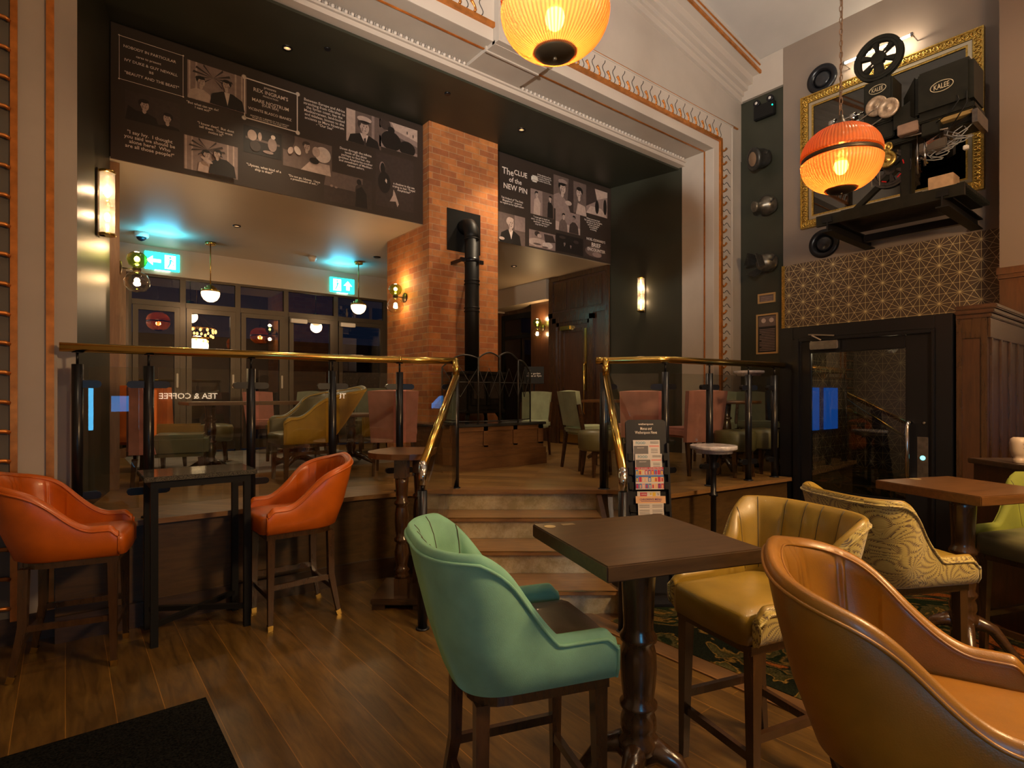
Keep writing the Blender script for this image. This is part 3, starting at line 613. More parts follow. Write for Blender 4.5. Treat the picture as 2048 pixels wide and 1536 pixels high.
ntm = emis('blue_reflection_glow', (0.01, 0.11, 0.55), 0.8)  # window reflections in the door glass, put in as glowing blue panels
for a, b in ((6.22, 6.42), (6.545, 6.89)): m = MB(); m.box(a-XD, b-XD, 2.735-2.12, 2.745-2.12, 1.14, 1.60); m.build('window_reflection', ntm, lift)
m = MB(); m.lathe([(0.001, 0), (0.05, 0.0)], (0.9, 0, 2.095), 20); m.build('shaft_fill_lamp', opal, lift)  # unseen lamp added to brighten the lift interior
l = bpy.data.lights.new('shaft_fill_light', 'POINT'); l.color = (1.0, 0.75, 0.45); l.energy = 6; l.shadow_soft_size = 0.05
o = bpy.data.objects.new('shaft_fill_light', l); C.objects.link(o); o.parent = lift; o.location = (0.9, 0, 2.0)
# panelled mahogany screen to the right of the lift
scr = thing('panelled_screen', 'tall mahogany panelled screen with moulded cap right of the lift', 'screen', (5.78, 1.28, 0))
m = MB(); m.box(0, 1.30, -0.10, 0.10, 0, 2.20); m.build('screen_body', mahog, scr)
m = MB()
for i in range(4): x = 0.05+0.06+i*0.31; m.bbox(x-0.05, x, -0.115, -0.10, 0.10, 2.10, 0.004)
m.bbox(0, 1.30, -0.118, -0.10, 1.98, 2.14, 0.004); m.bbox(0, 1.30, -0.118, -0.10, 0.0, 0.15, 0.004); m.bbox(-0.015, 0, -0.10, -0.06, 0, 2.14, 0.004); m.bbox(-0.015, 0, 0.06, 0.10, 0, 2.14, 0.004); m.bbox(-0.015, 0, -0.06, 0.06, 1.98, 2.14, 0.004)
m.build('panel_rails', walnutz, scr)
m = MB(); m.bbox(-0.06, 1.30, -0.17, 0.10, 2.21, 2.245, 0.008); m.bbox(-0.045, 1.30, -0.15, 0.10, 2.175, 2.21, 0.006); m.bbox(-0.025, 1.30, -0.13, 0.10, 2.14, 2.175, 0.006); m.build('moulded_cap', mahog, scr)

# ================================================================ STAIRS (run square to the camera's own heading, as the photo shows)
stair = thing('staircase', 'four step wooden staircase with brass risers up to the stage', 'stairs', (2.95, 3.3, 0), -math.atan2(SY, CY))
SL = lambda lat, d: (lat-(CY*2.95-SY*3.3), d-(SY*2.95+CY*3.3))
def S(lat, d): return SL(lat, d)
runs = [(4.87, 0.70), (4.58, 0.525), (4.23, 0.35), (3.88, 0.175)]
la, lb = -0.56, 0.72
for i, (d, z) in enumerate(runs):
    back = 5.1 if i == 0 else runs[i-1][0]+0.03
    ext = 0.05*i
    a = S(la-0.02*i, d); b = S(lb+0.02*(i == 3)+0.02, back)
    if i == 0:
        m = MB(); m.bbox(a[0], S(lb+0.10, 0)[0], a[1]-0.01, a[1]+0.16, z-0.035, z+0.004, 0.004); t_ = m.build('tread', stepw, stair)
    else:
        m = MB(); m.bbox(a[0], b[0], a[1], b[1], z-0.035, z, 0.004); t_ = m.build('tread', stepw, stair)
    m = MB(); m.box(a[0]+0.02, a[0]+1.26, a[1]-0.001, a[1]+0.004, z-0.006, z+0.001+0.004*(i == 0)) if False else m.box(a[0]+0.02, b[0]-0.02, a[1]-0.004, a[1]+0.0, z-0.004, z-0.001); m.build('nosing_strip', brass, t_)
    zb = z-0.175
    m = MB(); m.box(a[0]+0.01, b[0]-0.01, a[1]+0.03, a[1]+0.045, max(zb, 0.001), z-0.036); m.build('riser', riser_m, stair)
for side, lat in ((0, la-0.03), (1, lb+0.03)):
    prof = [(3.80, 0), (3.80, 0.14), (4.86, 0.66), (4.96, 0.70), (4.96, 0)]
    m = MB(); x = S(lat, 0)[0]; n = len(prof); y = lambda d: S(0, d)[1]
    vs_ = [(x-0.02, y(d), z) for d, z in prof]+[(x+0.02, y(d), z) for d, z in prof]
    m.add(vs_, [list(range(n))[::-1], list(range(n, 2*n))]+[(i, (i+1) % n, n+(i+1) % n, n+i) for i in range(n)]); m.build('stringer', mahog, stair)

# ================================================================ BALUSTRADES
RZ, RR = 1.82, 0.029
def post_geo(parent, x, y, dirs, z0=ZS, ztop=1.715, stem=True, clamps=(1.59, 0.88)):
    m = MB(); m.cyl((x, y, z0), (x, y, ztop), 0.031, 20); m.lathe([(0.045, 0), (0.045, 0.008), (0.032, 0.012)], (x, y, z0), 20); p = m.build('post', black, parent, origin=(x, y, z0))
    if stem:
        m = MB(); m.cyl((0, 0, ztop-z0), (0, 0, RZ-RR-z0+0.004), 0.008, 10); m.lathe([(0.03, RZ-RR-z0-0.004), (0.03, RZ-RR-z0)], (0, 0, 0), 14); m.build('stem', black, p)
    for zc in clamps:
        m = MB()
        for dx, dy in dirs:
            c = Vector((dx*0.07, dy*0.07, zc-z0)); pts = []
            U = Vector((dx, dy, 0)).normalized(); W = Vector((-U.y, U.x, 0))
            ol = [(-0.05, -0.024), (0.03, -0.024), (0.047, -0.017), (0.054, 0), (0.047, 0.017), (0.03, 0.024), (-0.05, 0.024)]
            n = len(ol); vv = [c+U*a+Vector((0, 0, b))+W*s_*0.016 for s_ in (-1, 1) for a, b in ol]
            m.add(vv, [list(range(n))[::-1], list(range(n, 2*n))]+[(i, (i+1) % n, n+(i+1) % n, n+i) for i in range(n)])
        m.build('glass_clamp', black, p)
    return p
def pane(parent, a, b, z0=0.77, z1=1.705, gap=0.055, zb=None):
    a, b = Vector(a), Vector(b); u = (b-a).normalized(); a2, b2 = a+u*gap, b-u*gap; w_ = Vector((-u.y, u.x))*0.005
    m = MB(); vs_ = []
    za = (z0, z1); zb = zb or za
    m.add([(p.x+s*w_.x, p.y+s*w_.y, z) for p, zz in ((a2, za), (b2, zb)) for s in (-1, 1) for z in zz], [(0,1,3,2), (4,6,7,5), (0,4,5,1), (2,3,7,6), (1,5,7,3), (0,2,6,4)])
    return m.build('glass_panel', glass, parent)
balL = thing('balustrade', 'glass balustrade with long brass handrail along the left of the stage', 'balustrade', (0, 0, 0))
PL = [Vector(p) for p in ((0.06, 4.50), (0.44, 4.495), (1.08, 4.485), (1.69, 4.47), (2.24, 4.38), (2.69, 4.20))]
for i, p in enumerate(PL):
    ds = []
    if i > 0: ds.append(tuple((PL[i-1]-p).normalized()))
    if i < len(PL)-1: ds.append(tuple((PL[i+1]-p).normalized()))
    post_geo(balL, p.x, p.y, ds)
for a, b in zip(PL[:-1], PL[1:]): pane(balL, a, b)
lowL = at(845, 3.67, z=0); lowR = at(1246, 3.62, z=0); topR = Vector((3.67, 3.36))
m = MB(); m.tube([(-0.03, 4.50, RZ), (1.69, 4.47, RZ), (2.10, 4.42, RZ), (2.30, 4.355, RZ), (2.69, 4.20, RZ)], RR, 20)
m.lathe([(RR+0.003, -0.01), (RR+0.003, 0.01)], (2.24, 4.375, RZ), 20, M=rotM((0.9, -0.3, 0)))
cL = Vector((2.69, 4.20, 0)); m.sphere((2.69, 4.20, RZ), RR*1.02, n=16)
hx = lambda a, b, t: a+(b-a)*t
m.tube([Vector((2.67, 4.17, RZ)), Vector((2.66, 4.14, RZ-0.14))], RR*0.98, 20)
eL = Vector((lowL.x, lowL.y, 1.04))
sL = Vector((2.66, 4.14, RZ-0.14)); eL2 = hx(eL, sL, 0.03); m.tube([sL, eL+Vector((0.02, 0.03, 0.02))], RR, 20)
m.sphere(sL, RR*1.02, n=16)
m.build('handrail', brass, balL)
m = MB(); m.sphere(eL+Vector((0.02, 0.03, 0.02)), RR*1.04, n=16); m.tube([eL+Vector((0.02, 0.03, 0.02)), (lowL.x, lowL.y, 0.93)], [RR*1.03, 0.024], 20); m.build('rail_end', chrome, balL)
post_geo(balL, lowL.x, lowL.y, [(0.5, 0.86)], 0.0, 0.90, False, (0.30,))
m = MB(); m.cyl((lowL.x, lowL.y, 0.90), (lowL.x, lowL.y, 0.935), 0.010); m.build('stem', black, balL)
pane(balL, (lowL.x, lowL.y), (2.68, 4.17), 0.12, 0.84, 0.05, (0.80, 1.62))
balR = thing('balustrade', 'glass balustrade with brass handrail right of the stage steps', 'balustrade', (0, 0, 0))
PR = [topR, Vector((3.98, 2.94)), Vector((4.56, 2.89)), Vector((5.14, 2.84)), Vector((5.56, 2.80))]
for i, p in enumerate(PR):
    ds = []
    if i > 0: ds.append(tuple((PR[i-1]-p).normalized()))
    if i < len(PR)-1: ds.append(tuple((PR[i+1]-p).normalized()))
    post_geo(balR, p.x, p.y, ds)
for a, b in zip(PR[:-1], PR[1:]): pane(balR, a, b)
m = MB(); m.tube([(3.62, 3.40, RZ), (topR.x, topR.y, RZ), (3.93, 2.98, RZ), (4.02, 2.935, RZ), (5.72, 2.79, RZ)], RR, 20)
sR = Vector((topR.x-0.02, topR.y-0.05, RZ-0.14)); m.tube([Vector((topR.x, topR.y-0.03, RZ)), sR], RR*0.98, 20); m.sphere((topR.x, topR.y-0.03, RZ), RR*1.02, n=16)
eR = Vector((lowR.x, lowR.y, 1.03)); m.sphere(sR, RR*1.02, n=16); m.tube([sR, eR], RR, 20); m.build('handrail', brass, balR)
m = MB(); m.sphere(eR, RR*1.04, n=16); m.tube([eR, (lowR.x, lowR.y, 0.90)], RR*1.03, 20); m.build('rail_end', chrome, balR)
post_geo(balR, lowR.x, lowR.y, [(0.3, 0.95)], 0.0, 0.90, False, (0.30,))
pane(balR, (lowR.x, lowR.y), (3.66, 3.33), 0.12, 0.84, 0.05, (0.80, 1.62))

# ================================================================ FIREPLACE
hz = 1.20
hearth = thing('hearth', 'raised oak panelled hearth with black slate top under the brick chimney', 'hearth', (3.72, 5.62, ZS))
m = MB(); m.box(-0.61, 0.80, -0.50, 0.10, 0.10, 0.47); m.box(-0.62, 0.83, -0.53, 0.10, 0.0, 0.20); m.build('hearth_base', hearthw, hearth)
m = MB()
for i in range(3):
    x = -0.50+i*0.42; m.box(x, x+0.06, -0.515, -0.50, 0.24, 0.47)
m.box(-0.61, 0.80, -0.515, -0.50, 0.42, 0.47); m.box(-0.61, 0.80, -0.515, -0.50, 0.20, 0.26); m.box(0.72, 0.80, -0.515, -0.50, 0.24, 0.47); m.box(-0.62, 0.835, -0.54, -0.53, 0.0, 0.13)
m.build('panel_frame', hearthw, hearth)
m = MB(); m.bbox(-0.64, 0.83, -0.54, 0.12, 0.47, 0.50, 0.006); m.build('slate_top', slate, hearth)
st = thing('wood_stove', 'black cast iron wood burning stove on the slate hearth', 'stove', (3.80, 5.47, hz))
m = MB(); m.bbox(-0.26, 0.26, -0.18, 0.18, 0.14, 0.55, 0.012); m.bbox(-0.30, 0.30, -0.21, 0.21, 0.55, 0.59, 0.01); m.bbox(-0.28, 0.28, -0.20, 0.20, 0.11, 0.15, 0.01); m.build('stove_body', iron, st)
m = MB(); m.bbox(-0.21, -0.005, -0.20, -0.18, 0.20, 0.52, 0.006); m.build('stove_door', iron, st); m = MB(); m.bbox(0.005, 0.21, -0.20, -0.18, 0.20, 0.52, 0.006); m.build('stove_door', iron, st)
m = MB(); m.box(-0.18, -0.04, -0.205, -0.20, 0.28, 0.47); m.box(0.04, 0.18, -0.205, -0.20, 0.28, 0.47); m.build('door_window', plain('sooty_glass', (0.10, 0.08, 0.07), 0.15), st)
for sx in (-1, 1):
    for sy in (-1, 1): m = MB(); m.tube([(sx*0.20, sy*0.12, 0.13), (sx*0.23, sy*0.14, 0.06), (sx*0.24, sy*0.15, 0.0)], [0.03, 0.02, 0.025], 10); m.build('leg', iron, st)
flue = thing('stove_flue', 'black stove pipe rising to a square plate on the brick chimney', 'pipe', (3.75, 5.50, 1.79))
m = MB(); fr = 0.085
m.tube([(0, 0, 0), (0, 0, 1.58)], fr, 28)
m.tube([(0, 0, 1.56), (0, 0, 1.60), (0.01, 0.03, 1.68), (0.02, 0.09, 1.74), (0.03, 0.16, 1.76), (0.04, 0.245, 1.76)], fr*1.02, 28); m.build('pipe', blackm, flue)
for z in (0.70, 0.74, 1.02, 1.06, 1.55):
    m = MB(); m.lathe([(fr, z), (fr+0.008, z+0.005), (fr+0.008, z+0.015), (fr, z+0.02)], (0, 0, 0), 28, caps=False); m.build('pipe_collar', blackm, flue)
m = MB(); m.box(-0.19, 0.29, 0.238, 0.25, 1.46, 1.96); m.build('wall_plate', blackm, flue)
m = MB(); m.lathe([(fr+0.004, 1.28), (fr+0.008, 1.28), (fr+0.008, 1.33), (fr+0.004, 1.33)], (0, 0, 0), 28); m.bar((-0.09, 0, 1.305), (-0.16, 0.0, 1.305), 0.03, 0.045); m.bar((0.09, 0, 1.305), (0.16, 0, 1.305), 0.03, 0.045); m.bar((0.13, 0, 1.305), (0.13, 0.25, 1.305), 0.012, 0.04); m.bar((-0.13, 0, 1.305), (-0.13, 0.25, 1.305), 0.012, 0.04); m.build('wall_bracket', black, flue)
# fire guard of three arched mesh panels
guard = thing('fire_guard', 'folding wrought iron fire guard with arched mesh panels before the stove', 'fire guard', (3.80, 5.25, hz))
mesh_m = glassmat('fine_wire_mesh', (0.52, 0.50, 0.47), 0.0); 
def gpanel(a, b, h0, h1, hm):
    a, b = Vector(a), Vector(b); n = 12; P = []
    for i in range(n+1):
        t = i/n; p = a+(b-a)*t; P.append((p.x, p.y, h0+(h1-h0)*t+hm*math.sin(PI*t)))
    m = MB(); m.tube([(a.x, a.y, 0.0)]+P+[(b.x, b.y, 0.0)], 0.009, 8); m.tube([(a.x, a.y, 0.03), (b.x, b.y, 0.03)], 0.007, 8); m.tube([(a.x, a.y, 0.46), (b.x, b.y, 0.46)], 0.004, 6)
    c = (a+b)/2
    m.tube([(a.x, a.y, 0.30), (c.x, c.y, 0.62), (b.x, b.y, 0.30)], 0.004, 6); m.tube([(a.x, a.y, 0.62), (c.x, c.y, 0.30), (b.x, b.y, 0.62)], 0.004, 6)
    g = m.build('guard_panel', iron, guard)
    m = MB(); Q = [(a.x, a.y, 0.03)]+P+[(b.x, b.y, 0.03)]; m.add(Q, [list(range(len(Q)))]); m.build('wire_mesh', mesh_m, g)
gpanel((-0.62, -0.02), (-0.26, -0.18), 0.62, 0.72, 0.08); gpanel((-0.26, -0.18), (0.02, -0.20), 0.72, 0.74, 0.06)
gpanel((0.02, -0.20), (0.30, -0.18), 0.76, 0.72, 0.06); gpanel((0.30, -0.18), (0.62, -0.02), 0.72, 0.58, 0.05)

# ================================================================ DOOR MAT
m = MB(); m.box(-0.58, 0.55, -0.8, 0.66, 0, 0.012); tag(m.build('door_mat', matm, None, (0, 2.5, 0.0)), 'black pile door mat in the corner of the wooden floor', 'mat')
# ================================================================ UPHOLSTERED STOOLS
darkseam = plain('seam_thread', (0.05, 0.035, 0.015), 0.8)
def sstep(a, b, x):
    t = max(0, min(1, (x-a)/(b-a))); return t*t*(3-2*t)
def shell_stool(label, cat, mats, style='swoop', ns=97, zb=0.62, zs=0.735, arm=0.80, back=1.07, legh=0.62, W=0.255, group=None, tips=None, legmat=None, D=0.25, gold_tip=False, rake=0.11):
    """local: front +x. mats = (outside, inside, seat)"""
    t = thing('bar_stool', label, cat, group=group); outm, inm, seatm = mats; legmat = legmat or walnutz
    pts = []; wd = W-0.0; L1 = D+0.045; curve = 0.30
    ph0 = (L1)/(L1+curve*1.2)*0.5
    nq = 2.7 if style == 'swoop' else 3.6
    def raw(u):
        if u < 0.27: return Vector((D-u/0.27*(D+0.02), -wd)), Vector((0, -1))
        if u > 0.73: return Vector((D-(1-u)/0.27*(D+0.02), wd)), Vector((0, 1))
        a = (u-0.27)/0.46*PI-PI/2; c, s_ = max(0.0, math.cos(a)), math.sin(a); R = 0.235
        n = Vector((-c**(2-2/nq)/R, math.copysign(abs(s_)**(2-2/nq), s_)/wd)).normalized()
        return Vector((-0.02-R*c**(2/nq), wd*math.copysign(abs(s_)**(2/nq), s_))), n
    K = 1600; tab = [raw(i/K) for i in range(K+1)]; cum = [0.0]
    for i in range(K): cum.append(cum[-1]+(tab[i+1][0]-tab[i][0]).length)
    def plan(v):                   # v: 0..1 by arc length around the shell
        s_ = v*cum[-1]; lo, hi = 0, K
        while hi-lo > 1:
            md = (lo+hi)//2
            if cum[md] <= s_: lo = md
            else: hi = md
        f = (s_-cum[lo])/max(1e-9, cum[hi]-cum[lo]); p = tab[lo][0].lerp(tab[hi][0], f); n = tab[lo][1].lerp(tab[hi][1], f).normalized()
        return p, n, 1-abs(v-0.5)*2
    def plan_old(u, grow=0.0):
        if u < 0.27: q = u/0.27; return Vector((D-q*(D+0.02), -wd-grow)), Vector((0, -1)), q*0.5
        if u > 0.73: q = (1-u)/0.27; return Vector((D-q*(D+0.02), wd+grow)), Vector((0, 1)), q*0.5
        a = (u-0.27)/0.46*PI-PI/2
        c, s_ = max(0.0, math.cos(a)), math.sin(a); R = 0.235
        x = -0.02-R*c**(2/nq); y = wd*math.copysign(abs(s_)**(2/nq), s_)
        n = Vector((-c**(2-2/nq)/R if c > 0 else 0, math.copysign(abs(s_)**(2-2/nq), s_)/wd)).normalized()
        return Vector((x, y))+n*grow, n, 0.5+0.5*(1-abs(u-0.5)/0.23)
    th0 = 0.044 if style != 'channel' else 0.042
    rows = []; pipe = []
    for i in range(ns):
        u = i/(ns-1); p, n, q = plan(u)           # q: 0 front, .5 rear of arm, 1 middle of the back
        if style == 'swoop': h = arm+(back-arm)*(0.82*sstep(0.14, -0.225, p.x)+0.18*sstep(0.6, 1.0, q))
        else: h = arm+(back-arm)*(0.35*sstep(0.06, -0.20, p.x)+0.65*max(0, min(1, (0.045-p.x)/0.23)))
        front = sstep(0.0, 0.08, q); h = h-0.035*(1-front)**2
        lean = (0.02+rake*sstep(-0.02, -0.24, p.x)); th = th0*(0.85+0.15*front)
        H = h-zb
        off = lambda z: lean*((z-zb)/0.45)**1.0*0.9
        z_in = zs-0.03
        def P(z, inn, dz=0):
            o = off(z); pp = p+n*(o-inn); return (pp.x, pp.y, z+dz)
        pin = 0.0
        belly = 0.016 if style == 'swoop' else 0.008
        col = [P(zb, 0.030), P(zb+0.015, 0.006), P(zb+H*0.35, -belly*0.6), P(zb+H*0.7, -belly*0.5), P(h-0.022, 0.0), P(h-0.007, 0.008), P(h, th*0.42), P(h-0.004, th*0.75), P(h-0.022, th*1.02)]
        for k_ in range(1, 9):
            z = (h-0.022)+(z_in-(h-0.022))*k_/8; g = 0
            if style == 'channel' and q > 0.42: g = 0.020*abs(math.sin((u-0.29)/0.42*PI*7))**0.4*sstep(0.42, 0.46, q)*(1 if k_ < 8 else 0.3)
            if style == 'swoop' and q > 0.62: g = 0.024*abs(math.sin(u*80+1.1*math.sin(u*43)))**0.35*sstep(0.30, 0.46, q)*max(0, 1-k_/7)*(0.6+0.4*math.sin(u*37))
            swell = -0.012*math.sin(PI*k_/8) if style == 'swoop' and q > 0.5 else 0
            col.append(P(z, th+g+swell*sstep(.4, .6, q)))
        rows.append(col); pipe.append((Vector(P(h-0.028, -0.004)), i))
    m = MB(); nc = len(rows[0]); vs_ = [v for r in rows for v in r]; OUT = 5
    for i in range(ns-1):
        for k in range(nc-1): m.f.append([i*nc+k, i*nc+k+1, (i+1)*nc+k+1, (i+1)*nc+k]); m.m.append(0 if k < OUT else 1); m.sm.append(True)
    m.v = vs_
    m.f.append([k for k in range(nc)][::-1]); m.m.append(0); m.sm.append(False)
    m.f.append([(ns-1)*nc+k for k in range(nc)]); m.m.append(0); m.sm.append(False)
    m.build('backrest', [outm, inm], t)
    m = MB(); fr = rows[0]; bk = rows[-1]
    edge = [Vector(v) for v in (fr[1], fr[3], fr[4])]
    e1 = [Vector((v[0]+0.002, v[1], v[2])) for v in (fr[1], fr[2], fr[3], fr[4])]; e2 = [Vector((v[0]+0.002, v[1], v[2])) for v in (bk[4], bk[3], bk[2], bk[1])]
    m.tube(e1+[p for p, i in pipe if i % 2 == 0]+e2, 0.0055, 7)
    if style == 'swoop': m.tube([Vector(r[8]) for r in rows[2:-2:2]], 0.004, 6)
    m.build('piping', outm if style != 'fernch' else inm, t)
    if style == 'channel':         # sewn seams between the flutes
        m = MB(); done = 0
        for k_ in range(0, 8):
            uu = 0.29+0.42*k_/7; i = round(uu*(ns-1)); m.tube([Vector(v) for v in rows[i][7:-1]], 0.0022, 5)
        m.build('flute_seam', darkseam, t)
    # seat pad following the inside of the shell
    m = MB(); ins = []
    N_ = 40
    for i in range(N_+1):
        u = i/N_; p, n, q = plan(u); ins.append(p-n*(th0+0.001-0.015*sstep(-0.05, -.2, p.x)))
    ins[0].x += 0.012; ins[-1].x += 0.012
    fx = D+0.028; fpts = [Vector((fx, -wd+th0+0.03)), Vector((fx+0.006, 0)), Vector((fx, wd-th0-0.03))][::-1]
    ol = ins+fpts; c = Vector((0.0, 0.0)); lay = [(zb+0.004, 1.0), (zs-0.03, 1.0), (zs-0.012, 0.985), (zs-0.002, 0.95), (zs+0.010, 0.75), (zs+0.016, 0.4)]
    nn = len(ol); vv = [(c.x+(p.x-c.x)*k, c.y+(p.y-c.y)*k, z) for z, k in lay for p in ol]+[(c.x, c.y, zs+0.018)]
    ff = [(l*nn+i, l*nn+(i+1) % nn, (l+1)*nn+(i+1) % nn, (l+1)*nn+i) for l in range(len(lay)-1) for i in range(nn)]+[((len(lay)-1)*nn+i, (len(lay)-1)*nn+(i+1) % nn, len(lay)*nn) for i in range(nn)]
    m.add(vv, ff, 0, True); m.add([vv[i] for i in range(nn)], [list(range(nn))[::-1]]); m.build('seat', seatm, t)
    # frame and legs
    m = MB(); a = [plan(i/24)[0]-plan(i/24)[1]*0.04 for i in range(25)]; o_ = [p*1.0 for p in a]; inr = [p*0.86 for p in a]
    poly = [Vector((D-0.005, -wd+0.04))]+a[1:-1]+[Vector((D-0.005, wd-0.04))]; m.prism([(p.x, p.y) for p in poly], zb-0.035, zb); m.build('seat_frame', legmat, t)
    lx, ly = D-0.035, wd-0.062
    for sx in (1, -1):
        for sy in (-1, 1):
            top = Vector((lx if sx > 0 else -0.20+0.02, sy*(ly if sx > 0 else ly-0.015), zb-0.03)); 
            m = MB()
            if sx > 0: m.bar(top, (top.x+0.006, top.y+sy*0.008, 0.0), 0.046, 0.046, up=(1, 0, 0), w1=0.62)
            else:
                mid = Vector((top.x-0.004, top.y+sy*0.004, 0.28)); m.bar(top, mid, 0.044, 0.044, up=(1, 0, 0), w1=0.9); m.bar(mid+Vector((0, 0, 0.004)), (top.x-0.055, top.y+sy*0.022, 0.0), 0.040, 0.040, up=(1, 0, 0), w1=0.62)
            lg = m.build('leg', legmat, t)
            if gold_tip:
                m = MB(); bx = top.x+0.006 if sx > 0 else top.x-0.050; m.bar((bx+(0.001 if sx > 0 else 0.006), top.y+sy*(0.008 if sx > 0 else 0.020), 0.035), (bx-(0 if sx > 0 else 0.006), top.y+sy*(0.008 if sx > 0 else 0.022), 0.0), 0.034, 0.034, up=(1, 0, 0), w1=0.9); m.build('brass_tip', brass, lg)
    def st_(p0, p1, nme='stretcher'): m = MB(); m.bar(p0, p1, 0.022, 0.032); m.build(nme, legmat, t)
    st_((lx, -ly, 0.20), (lx, ly, 0.20), 'footrest'); st_((lx, -ly, 0.27), (-0.19, -ly+0.01, 0.27)); st_((lx, ly, 0.27), (-0.19, ly-0.01, 0.27)); st_((-0.195, -ly+0.015, 0.20), (-0.195, ly-0.015, 0.20))
    return t
def q_ang(u): return (u-0.27)/0.46*PI

orange = shell_stool('orange leather bar stool with gathered back at the far left of the granite table', 'bar stool', (or_l, or_l, or_l), 'swoop', ns=241, gold_tip=True, legmat=walnutz, back=1.10)
orange.location = (0.04, 4.12, 0); orange.rotation_euler = (0, 0, math.radians(-12))
place(orange, (1.255, 4.02, 0), math.radians(180), 'orange leather bar stool right of the granite table with brass tipped legs')
greens = shell_stool('green velvet bar stool with grey leather seat at the middle dark wood table', 'bar stool', (green_v, green_v, grey_l), 'channel', ns=145, back=1.07, arm=0.775, zb=0.60, zs=0.72, W=0.24)
greens.location = (1.23, 1.52, 0); greens.rotation_euler = (0, 0, math.atan2(.784*.33-.621*.943, .621*.33+.784*.943))
ferns = shell_stool('olive tan leather bar stool with fluted back right of the middle table', 'bar stool', (fernm, olive_l, olive_l), 'channel', ns=145, back=1.05, arm=0.77, W=0.24)
ferns.location = (2.21, 1.18, 0); ferns.rotation_euler = (0, 0, math.radians(165))
place(ferns, (3.26, 1.05, 0), math.radians(-27), 'fern brocade backed bar stool turned away at the right hand dark table')
tans = shell_stool('large tan leather bar stool with gathered back in the near right corner', 'bar stool', (tan_l, tan_l, tan_l), 'swoop', ns=321, back=1.11, W=0.258, arm=0.815)
tans.location = (1.715, 0.47, 0); tans.rotation_euler = (0, 0, math.radians(-69))
limes = shell_stool('lime velvet bar stool with olive seat at the right edge behind the table', 'bar stool', (lime_v, lime_v, darkol), 'channel', back=1.05, arm=0.77, ns=61)
limes.location = lw(2.98, 3.12); limes.rotation_euler = (0, 0, math.radians(160))

# ================================================================ POSER TABLES
def claw_table(name, label, loc, rz, top, half, zt=1.02, th=0.05, colr=0.058):
    t = thing(name, label, 'table', loc, rz)
    m = MB(); m.bbox(-half, half, -half, half, zt-th, zt, 0.004); tp = m.build('table_top', top, t)
    m = MB(); m.lathe([(colr*1.1, zt-th-0.012), (colr*1.1, zt-th)]+[], (0, 0, 0), 28); m.box(-0.12, 0.12, -0.12, 0.12, zt-th-0.008, zt-th); m.build('top_mount', blackm, t)
    prof = [(0.9, 0), (1.15, .03), (1.15, .07), (0.9, .10), (1.02, .13), (1.0, .17), (.86, .21), (1.06, .235), (1.06, .25), (.86, .27), (.95, .33), (1.03, .42), (1.0, .50), (.86, .55), (1.04, .565), (1.06, .585), (.86, .61), (.84, .64), (.90, .78), (.98, .92), (1.0, 1.0)]
    z0 = 0.25; m = MB(); m.lathe([(colr*1.08*a, z0+(zt-th-0.012-z0)*b) for a, b in prof], (0, 0, 0), 32); m.build('column', walnutz, t)
    for k in range(4):
        a = PI/4+k*PI/2; c, s_ = math.cos(a), math.sin(a); m = MB()
        P = [(0.02, 0.24), (0.07, 0.27), (0.13, 0.245), (0.19, 0.16), (0.25, 0.075), (0.31, 0.045), (0.35, 0.03)]
        m.tube([(r*c, r*s_, z) for r, z in P], [0.040, 0.036, 0.030, 0.025, 0.021, 0.020, 0.018], 12); m.sphere((0.36*c, 0.36*s_, 0.024), 0.026, 0, 12, 0.9); m.build('claw_foot', walnut, t)
    return t
tm = claw_table('poser_table', 'square dark wood poser table on a turned column in the middle foreground', lw(0.451, 2.015), math.radians(-18.4), tabletop, 0.29)
tr = claw_table('poser_table', 'square reddish wood poser table on a turned column at the right', lw(2.50, 3.13), math.radians(-22), tabletop2, 0.29, 1.02)
# little stickers on the table corners
lm = Matrix.Rotation(math.radians(-18.4), 3, 'Z')
def sticker(tb, x, y, r, kind, label, cat):
    p = Vector(tb.location)+Matrix.Rotation(tb.rotation_euler[2], 3, 'Z')@Vector((x, y, 1.0205)); m = MB()
    if kind == 'disc': m.lathe([(r, 0), (r, 0.0012)], (0, 0, 0), 24, smooth=False)
    else: m.box(-r, r, -r*0.5, r*0.5, 0, 0.001)
    o = m.build('table_number_disc' if kind == 'disc' else 'metal_plate', [plain('disc_enamel', (0.55, 0.42, 0.2), 0.3, 0.6) if kind == 'disc' else plain('thin_foil_label', (0.3, 0.22, 0.12), 0.35, 0.5)], None, p, tb.rotation_euler[2]); tag(o, label, cat)
sticker(tm, -0.245, 0.245-0.02, 0.022, 'disc', 'small round table number disc on the left corner of the middle table', 'table number')
sticker(tm, -0.165, 0.235, 0.026, 'plate', 'small foil rectangle beside the round disc on the middle table', 'label')
sticker(tr, -0.03, 0.25, 0.03, 'disc', 'small pale disc at the rear edge of the right hand table', 'table number')
